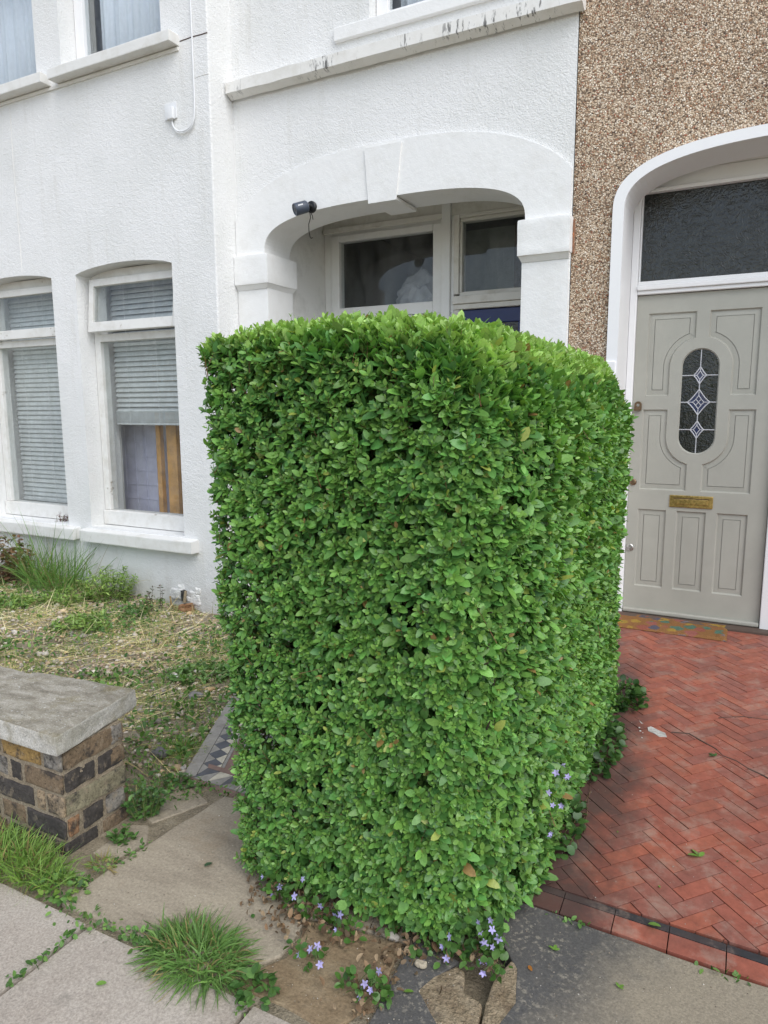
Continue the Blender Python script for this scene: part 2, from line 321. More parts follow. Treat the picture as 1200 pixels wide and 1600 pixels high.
# ------------------------------------------------------------------ mesh helpers
class MB:
    def __init__(s): s.v = []; s.f = []; s.c = []
    def add(s, vs, fs, col=None):
        o = len(s.v); s.v += [tuple(p) for p in vs]; s.f += [tuple(i + o for i in f) for f in fs]
        s.c += [col or (1, 1, 1)] * len(vs); return s
    def box(s, x0, x1, y0, y1, z0, z1, col=None):
        vs = [(x, y, z) for z in (z0, z1) for y in (y0, y1) for x in (x0, x1)]
        return s.add(vs, [(0, 2, 3, 1), (4, 5, 7, 6), (0, 1, 5, 4), (1, 3, 7, 5), (3, 2, 6, 7), (2, 0, 4, 6)], col)
    def plate(s, loops, y):                       # tessellated polygon with holes in the XZ plane, facing -Y
        pts = [p for L in loops for p in L]
        tris = tessellate_polygon([[Vector((p[0], p[1], 0)) for p in L] for L in loops])
        fs = []
        for a, b, c in tris:
            A, B, C = pts[a], pts[b], pts[c]
            cr = (B[0] - A[0]) * (C[1] - A[1]) - (B[1] - A[1]) * (C[0] - A[0])
            if abs(cr) < 1e-10: continue
            fs.append((a, b, c) if cr > 0 else (a, c, b))
        return s.add([(p[0], y, p[1]) for p in pts], fs)
    def loft(s, A, B, closed=True):               # A, B: lists of 3D points
        n = len(A); fs = [(i, (i + 1) % n, n + (i + 1) % n, n + i) for i in range(n if closed else n - 1)]
        return s.add(list(A) + list(B), fs)
    def reveal(s, loop, y0, y1, closed=True):
        return s.loft([(x, y0, z) for x, z in loop], [(x, y1, z) for x, z in loop], closed)
    def slab(s, poly, z0, z1, col=None, inset=0.0):    # vertical prism on an XY polygon; z may be functions
        f0 = z0 if callable(z0) else (lambda x, y: z0); f1 = z1 if callable(z1) else (lambda x, y: z1)
        n = len(poly); area = sum(poly[i][0] * poly[(i + 1) % n][1] - poly[(i + 1) % n][0] * poly[i][1] for i in range(n))
        if area < 0: poly = poly[::-1]
        vs = [(x, y, f0(x, y)) for x, y in poly] + [(x, y, f1(x, y)) for x, y in poly]
        fs = [tuple(range(2 * n - 1, n - 1, -1))[::-1]] + [(i, (i + 1) % n, n + (i + 1) % n, n + i) for i in range(n)] + [tuple(range(n - 1, -1, -1))]
        return s.add(vs, fs, col)
    def tube(s, pts, r, seg=8, col=None, cap=True):
        pts = [Vector(p) for p in pts]; rs = r if isinstance(r, (list, tuple)) else [r] * len(pts)
        vs = []; fs = []; up = None
        for i, p in enumerate(pts):
            d = (pts[min(i + 1, len(pts) - 1)] - pts[max(i - 1, 0)]).normalized()
            if up is None: up = d.orthogonal().normalized()
            up = (up - d * up.dot(d)).normalized(); w = d.cross(up)
            for k in range(seg):
                a = 2 * math.pi * k / seg
                vs.append(p + (up * math.cos(a) + w * math.sin(a)) * rs[i])
        for i in range(len(pts) - 1):
            for k in range(seg):
                a = i * seg + k; b = i * seg + (k + 1) % seg
                fs.append((a, b, b + seg, a + seg))
        if cap: fs += [tuple(range(seg - 1, -1, -1)), tuple(range((len(pts) - 1) * seg, len(pts) * seg))]
        return s.add(vs, fs, col)
    def rough(s, x0, x1, y0, y1, z0, z1, amp=.004, cuts=4, freq=14, col=None, rad=.006, skew=None):  # worn block
        bm = bmesh.new(); bmesh.ops.create_cube(bm, size=1)
        bmesh.ops.bevel(bm, geom=bm.edges[:], offset=.03, segments=1, affect='EDGES') if False else None
        bmesh.ops.subdivide_edges(bm, edges=bm.edges[:], cuts=cuts, use_grid_fill=True)
        c = Vector(((x0 + x1) / 2, (y0 + y1) / 2, (z0 + z1) / 2)); h = Vector((x1 - x0, y1 - y0, z1 - z0)) / 2
        bm.verts.ensure_lookup_table(); vs = []
        for v in bm.verts:
            q = Vector((v.co.x * 2 * h.x, v.co.y * 2 * h.y, v.co.z * 2 * h.z))
            inner = Vector((max(-h.x + rad, min(h.x - rad, q.x)), max(-h.y + rad, min(h.y - rad, q.y)), max(-h.z + rad, min(h.z - rad, q.z))))
            d = q - inner
            if d.length > rad: q = inner + d.normalized() * rad
            w = c + q; nz = noise.noise_vector(w * freq) * amp + noise.noise_vector(w * freq * 3.1) * amp * .5
            w = w + nz
            if skew: w = skew(w)
            vs.append(w)
        fs = [tuple(v.index for v in f.verts) for f in bm.faces]; bm.free()
        return s.add(vs, fs, col)
    def build(s, name, mat, parent=None, smooth=False, bevel=0, angle=None):
        V = np.array(s.v, dtype=np.float64)
        return finish(name, V, s.f, mat, parent, np.array(s.c), smooth, bevel)

def finish(name, V, F, mat, parent=None, C=None, smooth=False, bevel=0, base=False):
    lo, hi = V.min(0), V.max(0); ctr = (lo + hi) / 2
    if parent is None or base: ctr[2] = lo[2]
    me = bpy.data.meshes.new(name)
    if isinstance(F, tuple):                     # (flat loop indices, loop totals)
        idx, tot = F
        me.vertices.add(len(V)); me.vertices.foreach_set('co', (V - ctr).astype(np.float32).ravel())
        me.loops.add(len(idx)); me.loops.foreach_set('vertex_index', idx.astype(np.int32))
        me.polygons.add(len(tot)); st = np.concatenate([[0], np.cumsum(tot)[:-1]])
        me.polygons.foreach_set('loop_start', st.astype(np.int32)); me.polygons.foreach_set('loop_total', tot.astype(np.int32))
        me.update(calc_edges=True)
    else:
        me.from_pydata([tuple(p) for p in (V - ctr)], [], F); me.update()
    if C is not None:
        a = me.attributes.new('Col', 'FLOAT_COLOR', 'POINT')
        a.data.foreach_set('color', np.concatenate([C, np.ones((len(C), 1))], 1).astype(np.float32).ravel())
    if smooth:
        me.polygons.foreach_set('use_smooth', np.ones(len(me.polygons), bool))
        if not isinstance(F, tuple): me.set_sharp_from_angle(angle=math.radians(40))
    me.materials.append(mat)
    o = bpy.data.objects.new(name, me); COL.objects.link(o)
    pw = WP[parent.name] if parent else np.zeros(3)
    o.parent = parent; o.location = ctr - pw; WP[o.name] = ctr
    if bevel:
        b = o.modifiers.new('bevel', 'BEVEL'); b.width = bevel; b.segments = 2; b.limit_method = 'ANGLE'
    return o
def tag(o, label, cat, group=None, kind=None):
    o['label'] = label; o['category'] = cat
    if group: o['group'] = group
    if kind: o['kind'] = kind
    return o
def struct(o, label=None):
    o['kind'] = 'structure'
    if label: o['label'] = label
    return o
def empty(name, loc, label, cat, group=None):
    o = bpy.data.objects.new(name, None); o.empty_display_size = .1; COL.objects.link(o); o.location = loc
    WP[o.name] = np.array(loc, float); return tag(o, label, cat, group)

def superarch(cx, a, spring, b, n=3.0, k=40, t0=0.0, t1=math.pi):
    out = []
    for i in range(k + 1):
        t = math.pi - (t0 + (t1 - t0) * i / k); c, s = math.cos(t), math.sin(t)
        out.append((cx + a * math.copysign(abs(c) ** (2 / n), c), spring + b * abs(s) ** (2 / n)))
    return out
def inset(loop, d):
    n = len(loop); out = []
    ar = sum(loop[i][0] * loop[(i + 1) % n][1] - loop[(i + 1) % n][0] * loop[i][1] for i in range(n))
    sg = 1 if ar > 0 else -1
    for i in range(n):
        p0, p, p1 = Vector(loop[i - 1]), Vector(loop[i]), Vector(loop[(i + 1) % n])
        a = (p - p0).normalized(); b = (p1 - p).normalized()
        na = Vector((-a.y, a.x)) * sg; nb = Vector((-b.y, b.x)) * sg
        m = na + nb; m = m / max(.35, m.length_squared / 2) / 1.0
        m = (na + nb) / (1 + na.dot(nb)) if 1 + na.dot(nb) > .3 else na
        q = p + m * d; out.append((q.x, q.y))
    return out

# leaf / blade / pebble builders (numpy)
def nrm(a): return a / np.maximum(np.linalg.norm(a, axis=-1, keepdims=True), 1e-9)
LU = np.array([0, .24, .54, .84, 1, .20, .50, .83, .20, .50, .83])
LW = np.array([0, 0, 0, 0, 0, -.38, -.50, -.33, .38, .50, .33])
LF = [(0, 1, 5), (1, 2, 6, 5), (2, 3, 7, 6), (3, 4, 7), (0, 8, 1), (1, 8, 9, 2), (2, 9, 10, 3), (3, 10, 4)]
def leaves(P, D, N, L, W, fold=.25, curl=.18):
    n = len(P); D = nrm(D); S = nrm(np.cross(D, N)); N = np.cross(S, D)
    fold = np.broadcast_to(np.asarray(fold, float), (n,)); curl = np.broadcast_to(np.asarray(curl, float), (n,))
    H = fold[:, None] * np.abs(LW)[None] * W[:, None] - curl[:, None] * (LU ** 2)[None] * L[:, None]
    V = P[:, None] + D[:, None] * (LU[None] * L[:, None])[..., None] + S[:, None] * (LW[None] * W[:, None])[..., None] + N[:, None] * H[..., None]
    flat = np.concatenate([np.array(f) for f in LF]); tot = np.array([len(f) for f in LF])
    idx = (flat[None] + (np.arange(n) * 11)[:, None]).ravel()
    return V.reshape(-1, 3), (idx, np.tile(tot, n)), 11
def blades(P, D, L, W, bend, seg=4, side=None):
    n = len(P); D = nrm(D); g = np.array([0, 0, -1.0])
    S = nrm(np.cross(D, RNG.normal(size=(n, 3)))) if side is None else side
    t = np.linspace(0, 1, seg + 1)
    ctr = P[:, None] + D[:, None] * (t[None] * L[:, None])[..., None] + (g * 1.0)[None, None] * ((t ** 2)[None] * (bend * L)[:, None])[..., None]
    w = W[:, None] * (1 - t[None] ** 1.6) * .5
    A = ctr - S[:, None] * w[..., None]; B = ctr[:, :-1] + S[:, None] * w[:, :-1, None]
    V = np.concatenate([A, B], 1); m = V.shape[1]
    fs = []
    for i in range(seg - 1): fs.append((i, seg + 1 + i, seg + 2 + i, i + 1))
    fs.append((seg - 1, 2 * seg, seg))
    flat = np.concatenate([np.array(f) for f in fs]); tot = np.array([len(f) for f in fs])
    return V.reshape(-1, 3), ((flat[None] + (np.arange(n) * m)[:, None]).ravel(), np.tile(tot, n)), m
def join(parts):
    Vs, Is, Ts, Cs = [], [], [], []; o = 0
    for V, (i, t), C in parts:
        Vs.append(V); Is.append(i + o); Ts.append(t); Cs.append(C); o += len(V)
    return np.concatenate(Vs), (np.concatenate(Is), np.concatenate(Ts)), np.concatenate(Cs)
def rep(c, m): return np.repeat(c, m, axis=0)
def palette(n, cols, var=.15, p=None):
    cols = np.array(cols, float); c = cols[RNG.choice(len(cols), n, p=p)]
    k = RNG.random((n, 1)); c2 = cols[RNG.choice(len(cols), n, p=p)]
    c = c * (1 - k * .5) + c2 * k * .5
    return c * (1 + RNG.normal(0, var, (n, 1)))
def rdir(n, zbias=0.0):
    d = RNG.normal(size=(n, 3)); d[:, 2] += zbias; return nrm(d)

ICO = None
def pebbles(P, size, col):
    bm = bmesh.new(); bmesh.ops.create_icosphere(bm, subdivisions=1, radius=1)
    T = np.array([v.co for v in bm.verts]); fs = [[v.index for v in f.verts] for f in bm.faces]; bm.free()
    n = len(P); sc = size[:, None] * np.stack([RNG.uniform(.8, 1.3, n), RNG.uniform(.6, 1, n), RNG.uniform(.4, .75, n)], 1)
    a = RNG.uniform(0, 6.28, n); ca, sa = np.cos(a), np.sin(a)
    j = 1 + RNG.normal(0, .12, (n, len(T), 1)); X = T[None] * sc[:, None] * j
    V = np.stack([X[..., 0] * ca[:, None] - X[..., 1] * sa[:, None], X[..., 0] * sa[:, None] + X[..., 1] * ca[:, None], X[..., 2]], -1) + P[:, None]
    flat = np.array(fs).ravel(); idx = (flat[None] + (np.arange(n) * len(T))[:, None]).ravel()
    return V.reshape(-1, 3), (idx, np.full(n * len(fs), 3)), rep(col, len(T))

# ------------------------------------------------------------------ ground heights
def gz(x, y):                                   # front garden: falls slightly toward the bay wall
    t = np.clip((np.asarray(y, float) - 1.75) / 2.3, 0, 1); s = np.clip((np.asarray(x, float) + 5.6) / 2.0, 0, 1)
    return -.012 - .10 * t * s + .03 * t * (1 - s)
def pz(x, y): return .0145 + (y - 1.99) * .118 / 2.7      # red path rises to the door

# ================================================================== THE SETTING
def build_ground():
    xs = np.concatenate([np.linspace(-80, -7.2, 8), np.linspace(-7, 2, 91), np.linspace(2.4, 80, 8)])
    ys = np.concatenate([np.linspace(-80, 1.0, 8), np.linspace(1.1, 4.6, 36), np.linspace(5, 80, 8)])
    X, Y = np.meshgrid(xs, ys); gard = (X < -1.25) & (X > -7.1) & (Y > 1.6) & (Y < 4.65)
    Z = np.where(gard, gz(X, Y) + RNG.normal(0, .006, X.shape), -.06)
    verge = (X < -1.72) & (X > -7.1) & (Y > 1.2) & (Y <= 1.6); Z = np.where(verge, -.012, Z)
    V = np.stack([X, Y, Z], -1).reshape(-1, 3); nx = len(xs)
    F = [(j * nx + i, j * nx + i + 1, (j + 1) * nx + i + 1, (j + 1) * nx + i) for j in range(len(ys) - 1) for i in range(nx - 1)]
    struct(finish('ground', V, F, M['soil'], smooth=True))
build_ground()
mb = MB(); mb.box(-40, 40, -9, -1.3, -.16, -.10); struct(mb.build('road', M['asphalt']))
mb = MB()                                          # concrete pavers with open joints
for r, (ya, yb, off) in enumerate(((.36, 1.238, 0), (-.52, .352, .3), (-1.3, -.528, 0))):
    for i in range(-14, 15):
        x0 = -1.622 + off + i * .602
        mb.rough(x0 + .005, x0 + .597, ya, yb - .004, -.07, .0 + random.uniform(-.003, .003), .0015, 5, 6, rad=.006)
struct(mb.build('pavement', M['concrete'], smooth=True))

def worn_slab(mb, poly, z0, z1, amp=.012, step=.05):      # a slab with a ragged outline
    pts = []
    n = len(poly)
    for i in range(n):
        a, b = Vector(poly[i]), Vector(poly[(i + 1) % n]); k = max(1, int((b - a).length / step))
        for j in range(k):
            p = a.lerp(b, j / k); q = noise.noise_vector(Vector((p.x * 9, p.y * 9, 3))) * amp
            pts.append((p.x + q.x, p.y + q.y))
    mb.slab(pts, z0, z1); return mb
mb = MB()
worn_slab(mb, [(-1.78, 1.262), (-1.12, 1.258), (-1.045, 1.40), (-1.06, 1.56), (-.76, 1.60), (-.76, 1.7), (-.8, 1.95), (-1.60, 1.96), (-1.715, 1.955), (-1.75, 1.62)], -.06, .0)
worn_slab(mb, [(-1.955, 1.735), (-1.835, 1.70), (-1.745, 1.90), (-1.90, 1.955)], -.06, -.004, .008)
worn_slab(mb, [(-1.90, 1.48), (-1.80, 1.46), (-1.765, 1.60), (-1.84, 1.69), (-1.90, 1.66)], -.06, -.008, .008)
struct(mb.build('path', M['flag'], bevel=.005), 'worn brown flagstones between the brick pier and the hedge')
mb = MB(); worn_slab(mb, [(-1.105, 1.262), (-.80, 1.262), (-.735, 1.40), (-.765, 1.592), (-1.048, 1.552), (-1.033, 1.40)], -.06, -.002, .008)
struct(mb.build('flagstone', M['brownflag'], bevel=.005), 'brown stained flagstone at the left foot of the hedge')
mb = MB()
worn_slab(mb, [(-.725, 1.262), (-.64, 1.262), (-.55, 1.43), (-.645, 1.475), (-.635, 1.52), (-.60, 1.60), (-.74, 1.62), (-.735, 1.42)], -.06, .001, .008)
worn_slab(mb, [(-.62, 1.262), (1.5, 1.262), (1.5, 1.882), (.15, 1.880), (-.25, 1.892), (-.60, 1.905), (-.59, 1.80), (-.50, 1.70), (-.455, 1.64), (-.425, 1.54), (-.445, 1.45), (-.48, 1.40), (-.535, 1.39)], -.06, .0022, .006)
struct(mb.build('flagstone', M['slate'], bevel=.004), 'dark flagstone with pale lichen in front of the red tiled path')

mb = MB(); mb.box(-1.96, -.66, 1.272, 1.99, -.065, -.009); mb.box(-1.75, 1.5, 1.225, 1.270, -.065, -.007); struct(mb.build('joint_soil', M['soil']))

def broken(name, poly, label, z1):
    mb = MB(); worn_slab(mb, poly, -.06, z1, .009, .014)
    o = mb.build(name, M['tan'], bevel=.007); tag(o, label, 'stone'); return o
broken('broken_stone', [(-.665, 1.455), (-.645, 1.52), (-.60, 1.585), (-.575, 1.575), (-.558, 1.515), (-.503, 1.499), (-.486, 1.43), (-.488, 1.38), (-.56, 1.37)], 'tan broken stone edge left of the notch at the hedge foot', .0012)
broken('broken_stone', [(-.478, 1.665), (-.492, 1.585), (-.496, 1.502), (-.480, 1.43), (-.478, 1.38), (-.42, 1.42), (-.385, 1.54), (-.41, 1.65)], 'tan broken stone wedge right of the notch at the hedge foot', .0016)

# red tiled path -----------------------------------------------------
def clip(poly, nx, ny, d):                          # keep nx*x+ny*y >= d
    out = []
    for i in range(len(poly)):
        a, b = poly[i], poly[(i + 1) % len(poly)]; da = nx * a[0] + ny * a[1] - d; db = nx * b[0] + ny * b[1] - d
        if da >= 0: out.append(a)
        if da * db < 0: k = da / (da - db); out.append((a[0] + (b[0] - a[0]) * k, a[1] + (b[1] - a[1]) * k))
    return out
def red(): 
    k = random.random(); b = random.uniform(.92, 1.08)
    c = [(.295, .090, .058), (.275, .086, .058), (.315, .098, .060), (.25, .090, .066)][min(3, int(k * 4.2))]
    return tuple(v * b for v in c)
mb = MB(); W = .0525; U = W
c45, s45 = math.cos(math.radians(47)), math.sin(math.radians(47))
for x in range(-70, 70):
    for y in range(-70, 70):
        t = (x - y) % 6
        if t == 0: a = (x, y, x + 3, y + 1)
        elif t == 5: a = (x, y, x + 1, y + 3)
        else: continue
        cx, cy = (a[0] + a[2]) / 2 * U, (a[1] + a[3]) / 2 * U
        wx, wy = cx * c45 - cy * s45 - .1, cx * s45 + cy * c45 + 3.0
        if not (-.85 < wx < 1.6 and 1.85 < wy < 4.85): continue
        g = .0015; q = [(a[0] * U + g, a[1] * U + g), (a[2] * U - g, a[1] * U + g), (a[2] * U - g, a[3] * U - g), (a[0] * U + g, a[3] * U - g)]
        q = [(px * c45 - py * s45 - .1, px * s45 + py * c45 + 3.0) for px, py in q]
        for cl in ((1, 0, -.70), (-1, 0, -1.45), (0, 1, 1.995), (0, -1, -4.70)):
            q = clip(q, *cl)
            if len(q) < 3: break
        if len(q) < 3: continue
        dz = random.gauss(0, .0007); tx, ty = random.gauss(0, .004), random.gauss(0, .004); mx = sum(p[0] for p in q) / len(q); my = sum(p[1] for p in q) / len(q)
        mb.slab(q, lambda X, Y: pz(X, Y) - .016, lambda X, Y, dz=dz, tx=tx, ty=ty, mx=mx, my=my: pz(X, Y) + dz + tx * (X - mx) + ty * (Y - my), red())
xe = -.70                                            # red edging tiles and the black strip along the front
while xe < 1.5:
    w = random.choice((.150, .152, .148)); x1 = xe + w
    sl = lambda x: 1.905 - .022 * (x + .5)
    mb.slab([(xe + .0015, sl(xe)), (x1 - .0015, sl(x1)), (x1 - .0015, sl(x1) + .062), (xe + .0015, sl(xe) + .062)], -.05, lambda x, y: .0045 + (y - sl(x)) * .10, red())
    mb.slab([(xe + .001, sl(xe) + .0645), (x1 - .001, sl(x1) + .0645), (x1 - .001, sl(x1) + .089), (xe + .001, sl(xe) + .089)], -.05, lambda x, y: .0052 + (y - sl(x)) * .10, (.03, .03, .033))
    xe = x1
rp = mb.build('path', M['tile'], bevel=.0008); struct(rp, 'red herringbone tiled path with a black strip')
mb = MB(); mb.slab([(-.71, 1.995), (1.46, 1.995), (1.46, 4.74), (-.71, 4.74)], -.06, lambda x, y: pz(x, y) - .0075)
ck = [(-.20, 3.17), (-.13, 3.19), (-.09, 3.155), (-.02, 3.10), (.01, 3.05), (.06, 3.03), (.10, 2.99), (.16, 2.955), (.22, 2.90), (.30, 2.86)]
for (xa, ya), (xb, yb) in zip(ck[:-1], ck[1:]):              # open crack between sunken tiles
    mb.slab([(xa, ya - .003), (xb, yb - .003), (xb, yb + .0035), (xa, ya + .0035)], lambda x, y: pz(x, y) - .01, lambda x, y: pz(x, y) + .0024)
ck = [(-.02, 3.40), (.08, 3.46), (.17, 3.47), (.28, 3.53)]
for (xa, ya), (xb, yb) in zip(ck[:-1], ck[1:]): mb.slab([(xa, ya - .002), (xb, yb - .002), (xb, yb + .002), (xa, ya + .002)], lambda x, y: pz(x, y) - .01, lambda x, y: pz(x, y) + .0024)
struct(mb.build('path_bed', M['joint']))
# missing tile with white mortar showing
mb = MB(); n0 = [(-.345, 3.225), (-.32, 3.195), (-.285, 3.185), (-.255, 3.165), (-.225, 3.15), (-.215, 3.12), (-.245, 3.105), (-.27, 3.13), (-.295, 3.14), (-.30, 3.17), (-.325, 3.18)]
mb.slab(n0, lambda x, y: pz(x, y) - .006, lambda x, y: pz(x, y) + .0022)
for k in range(5):
    px, py = random.uniform(-.34, -.22), random.uniform(3.06, 3.2); s = random.uniform(.002, .005)
    mb.rough(px - s, px + s, py - s, py + s, pz(px, py), pz(px, py) + s, .002, 1, 40, rad=s * .5)
tag(mb.build('mortar_patch', M['mortarwhite'], bevel=.001), 'white crumbled mortar patch where red path tiles have broken', 'mortar')

# mosaic path beside the hedge -------------------------------------------
mb = MB(); A0 = Vector((-1.99, 2.02)); dr = Vector((-.43, .90)).normalized(); nr = Vector((dr.y, -dr.x))   # along the left edge / to the right
mz = lambda x, y: -.012 - (y - 2) * .012
def mq(pts, col, dz=0): mb.slab([tuple(A0 + dr * u + nr * v) for u, v in pts], lambda x, y: mz(x, y) - .03, lambda x, y: mz(x, y) + dz, col)
gcol, dk, cr, rb, bf = (.31, .29, .26), (.095, .10, .115), (.58, .53, .42), (.24, .15, .12), (.42, .29, .15)
def band(v0, v1, u0, u1, s):
    k = 0; u = u0
    while u < u1:
        m = (v0 + v1) / 2; g = .0012; e = min(u + s, u1)
        h = (u + e) / 2
        mq([(u + g, m), (h, v0 + g), (e - g, m), (h, v1 - g)], dk, .0004)
        mq([(u - s / 2 + g, v0 + g), (h - g, v0 + g), (u, m - g)], gcol, .0002); mq([(u, m + g), (h - g, v1 - g), (u - s / 2 + g, v1 - g)], cr, .0003)
        u = e; k += 1
mq([(-.02, 0), (2.3, 0), (2.3, .055), (-.01, .055)], gcol)
band(.056, .142, .05, 2.3, .086)
mq([(.02, .143), (2.3, .143), (2.3, .157), (.02, .157)], gcol)
mq([(.02, .158), (2.3, .158), (2.3, .192), (.05, .192)], rb)
mq([(.10, .194), (2.3, .194), (2.3, .24), (.12, .24)], gcol)
band(.242, .328, .20, 2.3, .086)
mq([(.18, .329), (2.3, .329), (2.3, .343), (.18, .343)], gcol)
mq([(.18, .344), (2.3, .344), (2.3, .75), (.18, .75)], bf)
Ff = Vector((-1.99, 1.985))
for x0 in np.arange(-1.99, -1.0, .151): mb.slab([(x0 + .002, 1.972), (x0 + .149, 1.972), (x0 + .149, 2.010), (x0 + .002, 2.010)], -.05, -.008, rb)
for k, x0 in enumerate(np.arange(-1.93, -1.0, .07)):
    y0, y1 = 2.014, 2.10
    mb.slab([(x0, y0), (x0 + .068, y0), (x0 + .068, y1)], -.05, -.0085, gcol); mb.slab([(x0, y0 + .002), (x0 + .066, y1), (x0, y1)], -.05, -.008, cr if k % 2 else dk)
mb.slab([(-1.93, 2.102), (-1.0, 2.102), (-1.0, 2.13), (-1.95, 2.13)], -.05, -.008, rb)
struct(mb.build('mosaic_path', M['mosaic'], bevel=.0006), 'worn black, cream and grey mosaic tiles showing left of the hedge')

# ================================================================== WHITE HOUSE
YB, YP, YF, YR = 4.09, 4.34, 4.36, 5.20
HX = -3.468
house = empty('terraced_house', (-3.5, 4.3, -.12), 'white rendered house with a bay, two arched windows and an arched porch', 'house')
def winhole(xl, xr, zb, sp, rise, k=14):
    pts = [(xl, zb), (xr, zb), (xr, sp)]
    for i in range(1, k):
        t = i / k; x = xr + (xl - xr) * t; pts.append((x, sp + rise * (1 - (2 * t - 1) ** 2) ** .8))
    pts.append((xl, sp)); return pts
OP = [(-6.29, -5.235), (-4.945, -3.893)]
mb = MB(); holes = []
for a, b in OP:
    holes.append(winhole(a, b, .495, 2.58, .055)); holes.append([(a, 4.10), (b, 4.10), (b, 5.35), (a, 5.35)])
mb.plate([[(-8.5, -.3), (HX - .012, -.3), (HX - .012, 6), (-8.5, 6)]] + holes, YB)
for h in holes: mb.reveal(h, YB, YB + .36)
# rounded corner then the return
cs = [(HX - .012 + .012 * math.sin(a), YB + .012 - .012 * math.cos(a)) for a in np.linspace(0, math.pi / 2, 5)] + [(HX, YP + .02)]
for i in range(len(cs) - 1):
    a, b = cs[i], cs[i + 1]; mb.add([(a[0], a[1], -.3), (b[0], b[1], -.3), (b[0], b[1], 6), (a[0], a[1], 6)], [(0, 1, 2, 3)])
mb.build('bay_wall', M['render'], house)
# hairline cracks and the old string line in the render are thin dark recess strips
def crack(pts, r, y, name='crack', col=None):
    m_ = MB(); m_.tube([(x, y, z) for x, z in pts], r, 5); return m_.build(name, M['plaster'] if col is None else col, house)
cp = [(-5.60 + .012 * noise.noise(Vector((z * 3, 0, 0))), z) for z in np.linspace(2.66, 3.98, 30)]
crack(cp, .003, YB - .001)
crack([(x, 4.062 + .006 * noise.noise(Vector((x * 9, 1, 0)))) for x in np.linspace(-3.72, HX - .002, 12)], .004, YB, col=M['joint'])
crack([(x, 3.80 + .008 * noise.noise(Vector((x * 9, 5, 0)))) for x in np.linspace(-3.60, HX - .002, 8)], .0025, YB)

def bay_window(a, b, lab, blind_low, upper_tilt):
    yf = YB + .150
    g = .004                                         # timber sits a hair inside the masonry opening
    z0, zt = .535, 2.66
    mb = MB()
    mb.box(a + g, a + .07, yf, yf + .09, z0 + .09, 2.545); mb.box(b - .07, b - g, yf, yf + .09, z0 + .09, 2.545)
    mb.box(a + g, b - g, yf, yf + .09, 2.546, 2.628); mb.box(a + g, b - g, yf - .02, yf + .11, .50, z0 + .088)
    mb.box(a + .071, b - .071, yf - .004, yf + .09, 2.055, 2.115)
    w = mb.build('window', M['flaky'], house, bevel=.004)
    mb = MB(); th = math.radians(upper_tilt)          # top-hung sash over the transom, open a crack
    piv = Vector((0, yf - .004, 2.552))
    def rot(p): d = Vector(p) - piv; return (p[0], piv.y + d.y * math.cos(th) + d.z * math.sin(th), piv.z + d.z * math.cos(th) - d.y * math.sin(th))
    def rbox(m_, *q):
        t_ = MB(); t_.box(*q); m_.add([rot(p) for p in t_.v], t_.f)
    x0, x1 = a + .035, b - .035
    rbox(mb, x0, x0 + .05, yf - .045, yf - .004, 2.121, 2.55); rbox(mb, x1 - .05, x1, yf - .045, yf - .004, 2.121, 2.55)
    rbox(mb, x0 + .05, x1 - .05, yf - .045, yf - .004, 2.492, 2.55); rbox(mb, x0 + .05, x1 - .05, yf - .048, yf - .004, 2.121, 2.20)
    mb.build('top_sash', M['flaky'], w, bevel=.004)
    mb = MB(); rbox(mb, x0 + .045, x1 - .045, yf - .026, yf - .021, 2.195, 2.497); mb.build('pane', M['glass'], w)
    mb = MB(); mb.box(a + .066, b - .066, yf + .03, yf + .035, z0 + .084, 2.06); mb.build('pane', M['glass'], w)
    mb = MB(); mb.rough(a - .065, b + .145 if b < -4 else b + .145, YB - .085, YB + .16, .375, .475, .003, 10, 7, rad=.006, skew=lambda v: Vector((v.x, v.y, v.z + (.02 * (v.y - YB + .08) / .24 if v.z > .42 else 0))))
    mb.build('sill', M['sill_plain'], w, smooth=False)
bay_window(-4.945, -3.893, 'R', 1.38, 6)
bay_window(-6.29, -5.235, 'L', .6, 1.5)
# the sills of neighbouring windows nearly touch: shift handled by sizes above
for i, (a, b) in enumerate(OP):
    yf = YB + .15; mb = MB(); g = .004
    mb.box(a + g, a + .095, yf, yf + .07, 4.101, 5.34); mb.box(b - .095, b - g, yf, yf + .07, 4.101, 5.34)
    mb.box(a + .096, b - .096, yf, yf + .07, 5.26, 5.34); mb.box(a + .096, b - .096, yf, yf + .07, 4.101, 4.17)
    w = mb.build('window', M['trim'], house, bevel=.004)
    mb = MB(); mb.box(a + .09, b - .09, yf + .03, yf + .035, 4.165, 5.27); mb.build('pane', M['glass'], w)
    mb = MB(); mb.rough(a - .045, b + .165, YB - .10, YB + .14, 4.03, 4.105, .002, 8, 7, rad=.005)
    mb.build('sill', M['sill_plain'], w)
# grey line under the first-floor sills
mb = MB(); mb.box(-6.6, -3.73, YB - .012, YB + .02, 4.0, 4.026); mb.build('string_course', M['sill_plain'], house, bevel=.003)

